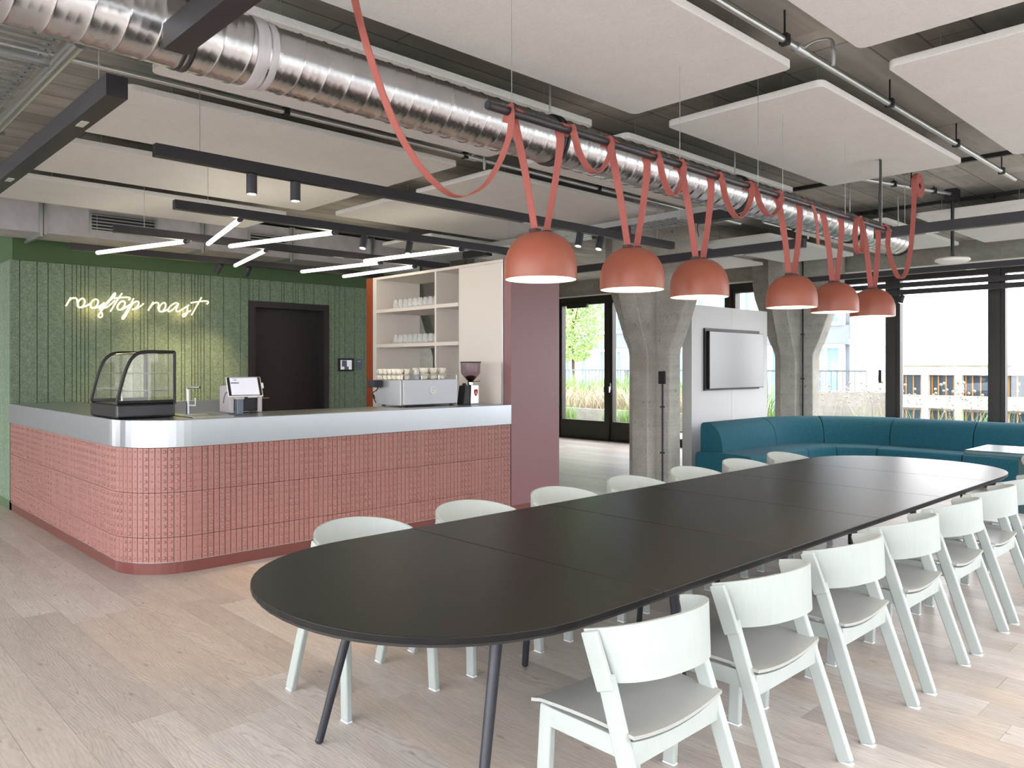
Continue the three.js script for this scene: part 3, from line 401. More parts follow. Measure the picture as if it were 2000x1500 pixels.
// ---------- dining table ----------
{
  const t = thing('dining_table', 'very long black stained table with rounded ends', 'table', P(4.085, 0, 2.288));
  const cx = 4.085, cd = 2.288, hw = 0.722, x0 = 1.17, x1 = 7.0, a = 0.7, n = 2.2, end = (s) => { const o = []; for (let k = 0; k <= 28; k++) { const th = -PI / 2 + k / 28 * PI, c = cos(th), q = sin(th); o.push([(s > 0 ? x1 - a : x0 + a) + s * a * Math.pow(Math.abs(c), 2 / n), cd + s * hw * Math.sign(q) * Math.pow(Math.abs(q), 2 / n)]); } return o; };
  const full = [...end(1), ...end(-1)], seams = [2.22, 3.152, 4.085, 5.018, 5.95], gap = 0.0012;
  const clip = (u0, u1) => { const out = []; for (let i = 0; i < full.length; i++) { const A = full[i], B = full[(i + 1) % full.length]; const inA = A[0] >= u0 && A[0] <= u1; if (inA) out.push(A); for (const u of (B[0] > A[0] ? [u0, u1] : [u1, u0])) if ((A[0] - u) * (B[0] - u) < 0) out.push([u, A[1] + (B[1] - A[1]) * (u - A[0]) / (B[0] - A[0])]); } return out; };
  const cuts = [x0 - 0.1, ...seams, x1 + 0.1];
  for (let i = 0; i < cuts.length - 1; i++) { const c = clip(cuts[i] + gap, cuts[i + 1] - gap); put('table_leaf', uvm(slab(c, 0.708, 0.73, 0.0025), 1.2), mat.tableTop, t); }
  const inn = full.map(([x, d]) => [cx + (x - cx) * 0.996, cd + (d - cd) * 0.975]); put('under_frame', slab(inn, 0.694, 0.7085), mat.tableEdge, t);
  put('beam', M([rb(1.9, 6.27, 0.64, 0.694, 1.98, 2.02, 0.003), rb(1.9, 6.27, 0.64, 0.694, 2.56, 2.6, 0.003)]), mat.tableLeg, t);
  for (const [fx, tx] of [[1.585, 1.75], [2.735, 2.72], [3.67, 3.66], [4.5, 4.51], [5.43, 5.44], [6.58, 6.42]]) for (const s of [-1, 1]) { const A = P(fx, 0, cd + s * 0.475), B = P(tx, 0.694, cd + s * 0.40); const l = put('leg', M([cyl(A.clone().add(new V3(0, 0.012, 0)), B, 0.016, 0.021, 16), new THREE.SphereGeometry(0.0165, 12, 8).translate(A.x, 0.0165, A.z)]), mat.tableLeg, t); }
}
// ---------- dining chairs ----------
{
  const c = thing('dining_chair', '', 'chair', new V3(), 'pale dining chairs around the long table');
  const y = (a) => a;
  for (const s of [-1, 1]) { put('rear_leg', M([beam(new V3(s * 0.246, 0.004, -0.235), new V3(s * 0.231, 0.6, -0.03), 0.03, 0.056, 0.008)]), mat.chair, c); put('front_leg', beam(new V3(s * 0.234, 0.004, 0.228), new V3(s * 0.226, 0.437, 0.205), 0.03, 0.052, 0.008), mat.chair, c); put('side_rail', beam(new V3(s * 0.231, 0.405, -0.1), new V3(s * 0.229, 0.405, 0.2), 0.022, 0.06, 0.004), mat.chair, c); }
  put('glide', M([[-0.246, -0.235], [0.246, -0.235], [-0.234, 0.228], [0.234, 0.228]].map(([x, z]) => new THREE.BoxGeometry(0.026, 0.006, 0.05).translate(x, 0.003, z))), mat.glide, c);
  const rail = (z, y0) => { const sh = []; for (let k = 0; k <= 10; k++) { const x = -0.225 + 0.045 * k; sh.push([x, y0 + 0.075 - 0.026 * (1 - (x / 0.225) ** 2)]); } sh.push([0.225, y0], [-0.225, y0]); return new THREE.ExtrudeGeometry(shapeOf(sh), { depth: 0.022, bevelEnabled: false }).translate(0, 0, z); };
  put('rear_rail', rail(-0.125, 0.355), mat.chair, c); put('front_rail', rail(0.19, 0.365), mat.chair, c);
  const top = [], bot = []; for (let i = 0; i <= 12; i++) { const u = i / 12 * 2 - 1, rt = [], rbm = []; for (let j = 0; j <= 10; j++) { const v = j / 10, z = -0.135 + v * 0.4, hw = mix(0.232, 0.243, v), yy = 0.452 - 0.024 * (1 - u * u) * (1 - 0.45 * v) + 0.006 * Math.sin(v * PI) - (v > 0.9 ? (v - 0.9) * 0.08 : 0); rt.push(new V3(u * hw, yy, z)); rbm.push(new V3(u * hw, yy - 0.011, z)); } top.push(rt); bot.push(rbm); }
  const edge = (A, B) => quads([A, B]); put('seat', uvm(M([quads(top.map((r) => [...r].reverse())), quads(bot), edge(top.map((r) => r[0]), bot.map((r) => r[0])), edge(bot.map((r) => r[10]), top.map((r) => r[10])), edge(bot[0], top[0]), edge(top[12], bot[12])]), 1.5), mat.chairSeat, c);
  const fo = [], fi = []; for (let i = 0; i <= 32; i++) { const th = (i / 32 - 0.5) * PI, ro = [], ri = []; for (let j = 0; j <= 6; j++) { const v = j / 6, endR = Math.pow(Math.abs(sin(th)), 6), yt = 0.722 + 0.05 * cos(th), yb = yt - 0.168 + 0.012 * endR, yy = mix(yb, yt, v), sc = mix(0.9, 1.0, v), ax = 0.254 * sc, az = 0.215 * mix(0.86, 1, v), z0 = 0.03 + mix(-0.035, 0.005, v); ro.push(new V3(ax * sin(th), yy, z0 - az * cos(th))); ri.push(new V3((ax - 0.011) * sin(th), yy, z0 - (az - 0.011) * cos(th))); } fo.push(ro); fi.push(ri); }
  put('backrest', uvm(M([quads(fo), quads(fi.map((r) => [...r].reverse())), edge(fi.map((r) => r[0]), fo.map((r) => r[0])), edge(fo.map((r) => r[6]), fi.map((r) => r[6])), edge(fo[0], fi[0]), edge(fi[32], fo[32])]), 1.5), mat.chair, c);
  for (const s of [-1, 1]) put('back_cover', beam(new V3(s * 0.243, 0.556, -0.043), new V3(s * 0.2535, 0.721, 0.012), 0.02, 0.062, 0.006), mat.chair, c);
  const Xs = [0, 1, 2, 3, 4, 5, 6].map((k) => 2.005 + 0.698 * k); let first = true;
  for (const side of [0, 1]) Xs.forEach((X, k) => { const o = first ? c : copyOf(c); first = false; const nth = ['seventh', 'sixth', 'fifth', 'fourth', 'third', 'second', 'first'][k]; o.userData.label = `pale dining chair on the ${side ? 'counter' : 'open'} side of the table, ${nth} from the sofa end`; o.position.copy(P(X, 0, side ? 3.09 : 1.487)); o.rotation.set(0, side ? 0 : PI, 0); });
}
// ---------- curved sofa, side table, shell chair ----------
{
  const so = thing('curved_sofa', 'long teal upholstered sofa curving along the window facade', 'sofa', P(10.5, 0, 4.5));
  const cX = 10.2, cD = 4.2, R = 1.43, XS = 8.78;
  const segs = [['L', XS, cX], ['A', 90, 45], ['A', 45, 0], ['S', 4.2, 3.16], ['S', 3.16, 2.05], ['S', 2.05, 0.95], ['S', 0.95, -0.1]];
  const frameAt = (k, v) => k === 'L' ? [[v, cD + R], [0, -1]] : k === 'A' ? [[cX + R * cos(v * PI / 180), cD + R * sin(v * PI / 180)], [-cos(v * PI / 180), -sin(v * PI / 180)]] : [[cX + R, v], [-1, 0]];
  const arc = (pts, n) => curve(pts.map(([a, b]) => new V3(a, b, 0))).getPoints(n).map((p) => [p.x, p.y]);
  const backP = [[0.002, 0.385], ...arc([[0.0, 0.41], [0.0, 0.72], [0.012, 0.757], [0.045, 0.775], [0.12, 0.772], [0.2, 0.738], [0.27, 0.665], [0.31, 0.56], [0.325, 0.45], [0.33, 0.39]], 26)], seatP = [[-0.01, 0.06], ...arc([[-0.01, 0.1], [-0.012, 0.36], [0.0, 0.388], [0.03, 0.396], [0.4, 0.405], [0.7, 0.396], [0.765, 0.385], [0.787, 0.355], [0.79, 0.3], [0.785, 0.06]], 30)];
  const sweep = (prof, kind, a, b, g = 0.006) => { const n = kind === 'A' ? 12 : 3, rows = []; const len = kind === 'A' ? R * PI / 4 : Math.abs(b - a), e = 0.02; const stops = []; for (let i = 0; i <= n; i++) stops.push([i / n, 0]); stops.unshift([0, 1]); stops.push([1, 1]);
    for (const [t0, capd] of stops) { const t = capd ? (t0 ? 1 - g / len : g / len) : mix((g + (t0 < 0.01 ? e * 0.5 : 0)) / len, 1 - (g + (t0 > 0.99 ? e * 0.5 : 0)) / len, t0), [o, nn] = frameAt(kind, mix(a, b, t)); rows.push(prof.map(([d, y]) => { const k = capd ? 0.985 : 1; const dd = capd ? mix(0.3, d, 0.975) : d; return P(o[0] + nn[0] * dd, y > 0.1 ? mix(0.4, y, capd ? 0.975 : 1) : y, o[1] + nn[1] * dd); })); }
    const capGeo = (row, flip) => { const tri = THREE.ShapeUtils.triangulateShape(prof.map(([a2, b2]) => new THREE.Vector2(a2, b2)), []), pos = []; for (const f of tri) for (const q of flip ? [f[0], f[2], f[1]] : f) pos.push(row[q].x, row[q].y, row[q].z); const gg = new THREE.BufferGeometry(); gg.setAttribute('position', new THREE.Float32BufferAttribute(pos, 3)); gg.setAttribute('uv', new THREE.Float32BufferAttribute(new Float32Array(pos.length / 3 * 2), 2)); gg.computeVertexNormals(); return gg; };
    return uvm(M([quads(rows), capGeo(rows[0], false), capGeo(rows[rows.length - 1], true)]), 3); };
  segs.forEach(([k, a, b], i) => { put('seat', sweep(seatP, k, i === 0 ? a - 0.1 : a, b), mat.teal, so); put('backrest', sweep(backP, k, a, b), mat.teal, so); });
  put('plinth', M(segs.map(([k, a, b]) => sweep([[0.06, 0.0], [0.06, 0.07], [0.7, 0.07], [0.7, 0.0]], k, a, b, 0.03))), mat.black, so);
  const st = thing('side_table', 'teal lacquered table with slab leg in front of the sofa', 'table', P(8.4, 0, 1.9)); put('table_top', rb(8.12, 8.85, 0.67, 0.72, 1.1, 2.35, 0.02, 3), mat.tealTable, st); put('slab_leg', rb(8.3, 8.6, 0.02, 0.67, 1.7, 1.95, 0.004), mat.tealTable, st); put('foot', rb(8.15, 8.8, 0, 0.02, 1.3, 2.2, 0.004), mat.tealTable, st);
  const sc = thing('shell_chair', 'pale shell armchair with dark legs at the teal side table', 'chair', P(7.75, 0, 1.45)); const shell = []; for (let i = 0; i <= 16; i++) { const th = mix(-1.9, 1.9, i / 16), row = []; for (let j = 0; j <= 6; j++) { const v = j / 6, hh = mix(0.64, 0.8, cos(th / 1.9 * PI / 2)); row.push(P(7.75 - (0.2 + 0.1 * v) * cos(th), mix(0.43, hh, v), 1.45 + (0.22 + 0.1 * v) * sin(th))); } shell.push(row); }
  put('shell', M([quads(shell), quads(shell.map((r) => r.map((p) => p.clone().add(new V3((7.75 - p.x) * 0.08, 0, (-1.45 - p.z) * 0.08))).reverse()))]), mat.white, sc); put('arm_edge', tube(shell.map((r) => r[6]), 0.02, 48, 8), mat.white, sc); put('seat', lathe([[0, 0.46], [0.2, 0.455], [0.225, 0.44], [0.2, 0.42], [0, 0.415]], 24).translate(7.75, 0, -1.45), mat.white, sc); for (const [dx, dd] of [[-0.2, 0.2], [0.2, 0.2], [-0.2, -0.2], [0.2, -0.2]]) put('leg', cyl(P(7.75 + dx * 1.15, 0, 1.45 + dd * 1.15), P(7.75 + dx * 0.7, 0.43, 1.45 + dd * 0.7), 0.011, 0.015), mat.graphite, sc);
}
// ---------- screen wall with television ----------
{
  const w = thing('screen_wall', 'freestanding pale wall unit holding the television', 'wall unit', P(10, 0, 6)); put('panel', bx(9.0, 10.02, 0.02, 2.34, 5.9, 6.05), mat.tvWall, w); put('panel', bx(10.024, 11.05, 0.02, 2.34, 5.9, 6.05), mat.tvWall, w); put('plinth', bx(9.03, 11.0, 0, 0.02, 5.93, 6.03), mat.black, w);
  const t = thing('wall_tv', 'large dark television mounted on the pale wall unit', 'television', P(10, 1.2, 5.86)); put('mount', bx(9.28, 10.76, 1.17, 2.03, 5.87, 5.9), mat.black, t); put('frame', rb(9.33, 10.82, 1.19, 1.99, 5.835, 5.87, 0.003), mat.black, t); put('screen', bx(9.34, 10.81, 1.2, 1.982, 5.832, 5.836), mat.tv, t);
}

// ---------- hung ceiling: panels, tracks, ducts, pipes, trays ----------
{
  const gp = roundRect(-1.2, 1.2, -0.515, 0.515, 0.045), proto = thing('ceiling_panel', '', 'acoustic panel', new V3(), 'hung acoustic ceiling panels');
  put('board', uvm(slab(gp, 0, 0.04, 0.004), 1), mat.board, proto); for (const [x, d] of [[-0.9, -0.35], [0.9, -0.35], [-0.9, 0.35], [0.9, 0.35]]) put('wire', cyl(P(x, 0.04, d), P(x, 0.22, d), 0.0022, 0.0022, 6), mat.pipe, proto);
  const cols = [[-0.08, 'X0'], [2.66, 'X1'], [5.4, 'X2']], rows = [-0.30, 1.06, 2.43, 3.775, 5.145, 6.515, 7.87]; let first = true;
  const far = [[9.8, 2.43], [9.8, 3.74], [9.8, 5.07], [9.8, 6.44], [9.8, 1.1], [9.8, -0.25], [6.9, 7.87]];
  const at = (X, D) => { const o = first ? proto : copyOf(proto); first = false; o.position.copy(P(X, 3.05, D)); o.userData.label = X > 9 ? 'grey-white acoustic panel hung beyond the duct end, near the window facade' : X < 0.5 ? 'grey-white acoustic panel hung over the open floor before the bar' : D < 3 ? (X < 4 ? 'grey-white acoustic panel hung over the table, on the duct joint side' : 'grey-white acoustic panel hung over the table, on the sofa side') : D < 4.5 ? 'grey-white acoustic panel hung between the duct and the bar' : X < 4 ? 'grey-white acoustic panel hung over the bar, above the lighting tracks' : 'grey-white acoustic panel hung over the bar end and shelving'; };
  rows.forEach((D) => cols.forEach(([X], ci) => { if (ci === 0 && D > 3) return; if (ci === 2 && D > 7) return; at(X, D); })); far.forEach(([X, D]) => at(X, D));
}
{ // round spiral duct along X
  const t = thing('ventilation_duct', 'large spiral-wound zinc ventilation duct under the ceiling', 'duct', P(4, 2.8, 3.07)), D0 = 3.07, Y0 = 2.795, Rd = 0.131;
  const pr = [[0, 0.0045], [0.004, 0.0038], [0.009, 0], [0.04, 0.0], [0.044, 0.0012], [0.048, 0], [0.072, 0], [0.076, 0.0012], [0.08, 0], [0.11, 0]], pitch = 0.114;
  const duct = (xa, xb, R) => { const rows = []; for (let k = 0; xa + k * pitch < xb; k++) for (const [dx, dr] of pr) { const x = xa + k * pitch + dx; const row = []; for (let j = 0; j <= 56; j++) { const th = j / 56 * 2 * PI; row.push(P(x + pitch * th / (2 * PI), Y0 + (R + dr) * cos(th), D0 + (R + dr) * sin(th))); } rows.push(row); } return quads(rows); };
  put('duct_run', uvm(duct(-1.2, 1.42, Rd + 0.006), 1), mat.zinc, t); put('duct_run', uvm(duct(1.42, 8.45, Rd), 1), mat.zinc, t);
  const rg = (x, r, w) => lathe([[r - 0.012, -w / 2], [r, -w / 2], [r, w / 2], [r - 0.012, w / 2]], 48).rotateZ(PI / 2).translate(x, Y0, -D0);
  put('coupling', M([rg(1.44, Rd + 0.012, 0.05), rg(1.49, Rd + 0.008, 0.03)]), mat.zincBox, t); for (const x of [1.16, 3.24, 5.26, 7.31, 8.5]) { put('hanger_band', M([rg(x - 0.014, Rd + 0.013, 0.012), rg(x + 0.014, Rd + 0.013, 0.012)]), mat.black, t); put('hanger_rod', cyl(P(x, Y0 + Rd, D0), P(x, CEIL, D0), 0.006), mat.pipe, t); }
  put('end_cap', cyl(P(8.52, Y0, D0), P(8.53, Y0, D0), Rd, Rd, 48), mat.zincBox, t);
}
{ // rectangular duct over the green wall
  const t = thing('rectangular_vent_duct', 'flat-sided zinc ventilation duct above the green wall', 'duct', P(3, 2.85, 9)), y0 = 2.845, y1 = 3.22, d0 = 8.9, d1 = 9.42;
  put('duct_run', uvm(bx(2.0, 6.7, y0, y1, d0, d1), 1), mat.zincBox, t); put('duct_run', uvm(slab([[1.985, d0], [1.985, d1], [-1.5, d1 + 0.45], [-1.5, d0 + 0.45], [1.6, d0 + 0.02]], y0, y1), 1), mat.zincBox, t);
  for (const x of [2.0, 3.62, 4.72, 5.9]) put('flange', M([bx(x - 0.035, x - 0.004, y0 - 0.02, y1 + 0.01, d0 - 0.025, d1), bx(x + 0.004, x + 0.035, y0 - 0.02, y1 + 0.01, d0 - 0.025, d1)]), mat.pipe, t);
  for (const x of [2.0, 3.62, 4.72]) put('bracket', beam(P(x - 0.02, y0 - 0.03, d0 - 0.03), P(x - 0.02, y0 - 0.03, d1 + 0.1), 0.03, 0.03, 0.003), mat.pipe, t);
  for (const [a, b] of [[2.42, 3.1], [4.15, 4.66]]) { const g = put('vent_grille', M([bx(a, b, y0 + 0.06, y0 + 0.085, d0 - 0.016, d0), bx(a, b, y0 + 0.255, y0 + 0.28, d0 - 0.016, d0), bx(a, a + 0.025, y0 + 0.085, y0 + 0.255, d0 - 0.016, d0), bx(b - 0.025, b, y0 + 0.085, y0 + 0.255, d0 - 0.016, d0)]), mat.pipe, t); sub('vent_dark', bx(a + 0.025, b - 0.025, y0 + 0.085, y0 + 0.255, d0 - 0.003, d0 - 0.001), mat.black, g, t); for (let k = 0; k < 5; k++) sub('slat', bx(a + 0.025, b - 0.025, y0 + 0.1 + k * 0.034, y0 + 0.112 + k * 0.034, d0 - 0.014, d0 - 0.004), mat.pipe, g, t); }
}
// black lighting tracks
function track(name, label, a, b, yTop = 2.72, extra = [], w = 0.055, h = 0.068) {
  const t = thing(name, label, 'lighting track', a.clone(), 'black hung lighting tracks'), dir = b.clone().sub(a), L = dir.length(); dir.normalize();
  const alongX = Math.abs(dir.x) > 0.5, g = alongX ? bx(Math.min(a.x, b.x), Math.max(a.x, b.x), yTop - h, yTop, -a.z - w / 2, -a.z + w / 2) : bx(a.x - w / 2, a.x + w / 2, yTop - h, yTop, Math.min(-a.z, -b.z), Math.max(-a.z, -b.z));
  put('profile', g, mat.blackSatin, t); const u = a.clone().addScaledVector(dir, 0.25), v = b.clone().addScaledVector(dir, -0.25); for (const p of [u, v]) put('wire', cyl(new V3(p.x, yTop, p.z), new V3(p.x, CEIL, p.z), 0.0022, 0.0022, 6), mat.pipe, t);
  for (const k of extra) { const p = a.clone().addScaledVector(dir, k); put('led_insert', alongX ? bx(p.x - 0.06, p.x + 0.06, yTop - h - 0.003, yTop - h + 0.002, -p.z - 0.016, -p.z + 0.016) : bx(p.x - 0.016, p.x + 0.016, yTop - h - 0.003, yTop - h + 0.002, -p.z - 0.05, -p.z + 0.05), mat.led, t); }
  return t;
}
track('ceiling_track', 'black lighting track hung between the duct and the bar counter', P(1.53, 2.72, 4.43), P(6.42, 2.72, 4.43), 2.72, [2.9]);
track('ceiling_track', 'black lighting track hung along the counter front, glowing tubes fixed below', P(2.15, 2.72, 5.82), P(5.75, 2.72, 5.82), 2.72, []);
track('ceiling_track', 'black lighting track hung over the bar in line with the vent grille', P(2.15, 2.72, 7.19), P(5.84, 2.72, 7.19), 2.72, [0.6, 2.2]);
track('ceiling_track', 'black lighting track hung nearest the green wall, with wall-washing spotlights', P(2.15, 2.72, 8.55), P(5.84, 2.72, 8.55), 2.72, []);
track('ceiling_track', 'black lighting track crossing under the duct on the open floor side', P(1.06, 2.72, 0.2), P(1.06, 2.72, 2.86), 2.72, [], 0.085, 0.09);
track('ceiling_track', 'black lighting track beyond the duct, running beside the cable tray', P(1.06, 2.72, 3.5), P(1.06, 2.72, 9.2), 2.72, [0.5, 2.0], 0.085, 0.09);
track('ceiling_track', 'black lighting track hung past the sofa end of the table', P(7.13, 2.72, 0.2), P(7.13, 2.72, 2.77), 2.72, [2.1], 0.07, 0.085);
track('ceiling_track', 'black lighting track running behind the pendant lamps', P(7.13, 2.72, 3.42), P(7.13, 2.72, 6.6), 2.72, [0.7], 0.07, 0.085);
track('ceiling_track', 'black lighting track hung over the sofa', P(10.3, 2.72, 0.3), P(10.3, 2.72, 5.3), 2.72, [2.6]);
track('ceiling_track', 'upper black lighting track along the windows', P(11.35, 2.66, 0.3), P(11.35, 2.66, 5.2), 2.66, []);
track('ceiling_track', 'lower black lighting track along the windows carrying two spotlights', P(11.6, 2.62, 0.3), P(11.6, 2.62, 5.2), 2.585, []);
for (const [X, D, l] of [[6.3, 3.86, 'beside the second pendant'], [6.3, 5.1, 'behind the first pendant'], [6.3, 7.2, 'above the shelving']]) { const t = thing('ceiling_power_box', 'black power supply box under the cable tray ' + l, 'power box', P(X, 2.84, D), 'power boxes under the cable tray'); put('box', rb(X - 0.05, X + 0.05, 2.84, 2.93, D - 0.22, D + 0.22, 0.004), mat.black, t); put('cable', tube([P(X, 2.84, D + 0.2), P(X, 2.8, D + 0.21), P(X + 0.01, 2.72, D + 0.2)], 0.004, 12, 6), mat.black, t); }
// spotlights
function spotlight(X, y, D, dir, label, lit, aim) {
  const t = thing('spot_light', label, 'spotlight', P(X, y, D), 'black cylinder spotlights'), top = P(X, y, D), d = dir.clone().normalize(), A = top.clone().add(new V3(0, -0.022, 0)), B = A.clone().addScaledVector(d, 0.1);
  put('stem', cyl(top, top.clone().add(new V3(0, -0.03, 0)), 0.012), mat.black, t); put('barrel', cyl(A.clone().addScaledVector(d, -0.015), B, 0.031, 0.031, 24, false), mat.graphite, t);
  put('lens', cyl(B, B.clone().addScaledVector(d, 0.0015), 0.026, 0.026, 20), lit ? mat.glowSpot : mat.led, t);
  if (lit) { const l = new THREE.SpotLight(0xffdca8, lit, 0, 0.5, 0.8, 2); l.name = 'spot_beam'; l.position.copy(B.clone().addScaledVector(d, 0.01).sub(top)); l.target.position.copy(l.position.clone().add(d)); l.castShadow = true; t.add(l, l.target); }
}
const dn = new V3(0, -1, 0);
spotlight(2.09, 2.652, 4.43, dn, 'black spotlight pointing straight down on the track before the bar, outer one', 0.28); spotlight(2.375, 2.652, 4.43, dn, 'black spotlight pointing straight down on the track before the bar, inner one', 0.28);
spotlight(5.05, 2.652, 4.43, new V3(-0.25, -1, 0), 'black tilted spotlight on the track before the bar, behind the second pendant', 0.28); spotlight(5.33, 2.652, 4.43, new V3(-0.35, -1, 0), 'black tilted spotlight on the track before the bar, closest to its end', 0.28);
spotlight(3.78, 2.652, 5.82, new V3(-0.25, -1, 0.1), 'black tilted spotlight over the counter, closer to the tubes', 0.8); spotlight(4.27, 2.652, 5.82, new V3(-0.25, -1, 0.1), 'black tilted spotlight over the counter, closer to the shelving', 0.8);
spotlight(3.67, 2.652, 8.55, new V3(-0.35, -1, -0.62), 'dark tilted spotlight washing the green wall, closer to the neon sign', 0.8); spotlight(4.0, 2.652, 8.55, new V3(-0.15, -1, -0.62), 'dark tilted spotlight washing the green wall, closer to the door', 0.8);
spotlight(11.6, 2.517, 4.42, new V3(-0.1, -1, -0.25), 'black spotlight on the lower window track beside the last pendant', 0.2); spotlight(11.6, 2.517, 4.13, new V3(-0.1, -1, -0.25), 'black spotlight on the lower window track against the bright window', 0.2);
// glowing tubes
[[2.37, 8.42, 2.74, 7.08, 'first from the neon sign side'], [2.93, 7.1, 2.62, 5.74, 'steeply angled one at the near tracks'], [3.14, 7.1, 3.46, 5.74, 'long one over the till'], [3.78, 8.42, 3.5, 7.1, 'steeply angled one at the wall tracks'], [4.6, 8.42, 4.82, 7.08, 'one before the door'], [4.62, 7.1, 4.83, 5.72, 'one over the espresso machine'], [5.22, 8.5, 5.28, 7.08, 'one beside the shelving']].forEach(([x0, d0, x1, d1, l]) => {
  const y = 2.63, a = P(x0, y, d0), b = P(x1, y, d1), t = thing('pendant_tube_light', 'glowing light tube slung under the bar tracks, ' + l, 'tube light', a.clone(), 'glowing tubes over the bar'), v = b.clone().sub(a).normalize();
  put('tube', cyl(a, b.clone().addScaledVector(v, -0.05), 0.019, 0.019, 16), mat.glowTube, t); put('end_cap', cyl(b.clone().addScaledVector(v, -0.05), b, 0.0195, 0.0195, 16), mat.graphite, t); put('end_round', new THREE.SphereGeometry(0.019, 14, 8).translate(a.x, a.y, a.z), mat.glowTube, t); put('mount', M([cyl(P(x1 - (x1 - x0) * 0.02, y + 0.015, d1 + 0.03), P(x1 - (x1 - x0) * 0.02, 2.655, d1 + 0.03), 0.006), cyl(P(x0, y + 0.015, d0 - 0.03), P(x0, 2.655, d0 - 0.03), 0.004)]), mat.graphite, t);
  const l2 = new THREE.RectAreaLight(0xffe2b0, 0.4, 0.03, 1.3); l2.name = 'tube_glow'; l2.position.copy(a.clone().add(b).multiplyScalar(0.5)).add(new V3(0, -0.021, 0)).sub(a); l2.lookAt(l2.position.clone().add(new V3(0, -1, 0))); l2.rotation.set(-PI / 2, 0, Math.atan2(v.x, v.z)); t.add(l2);
});
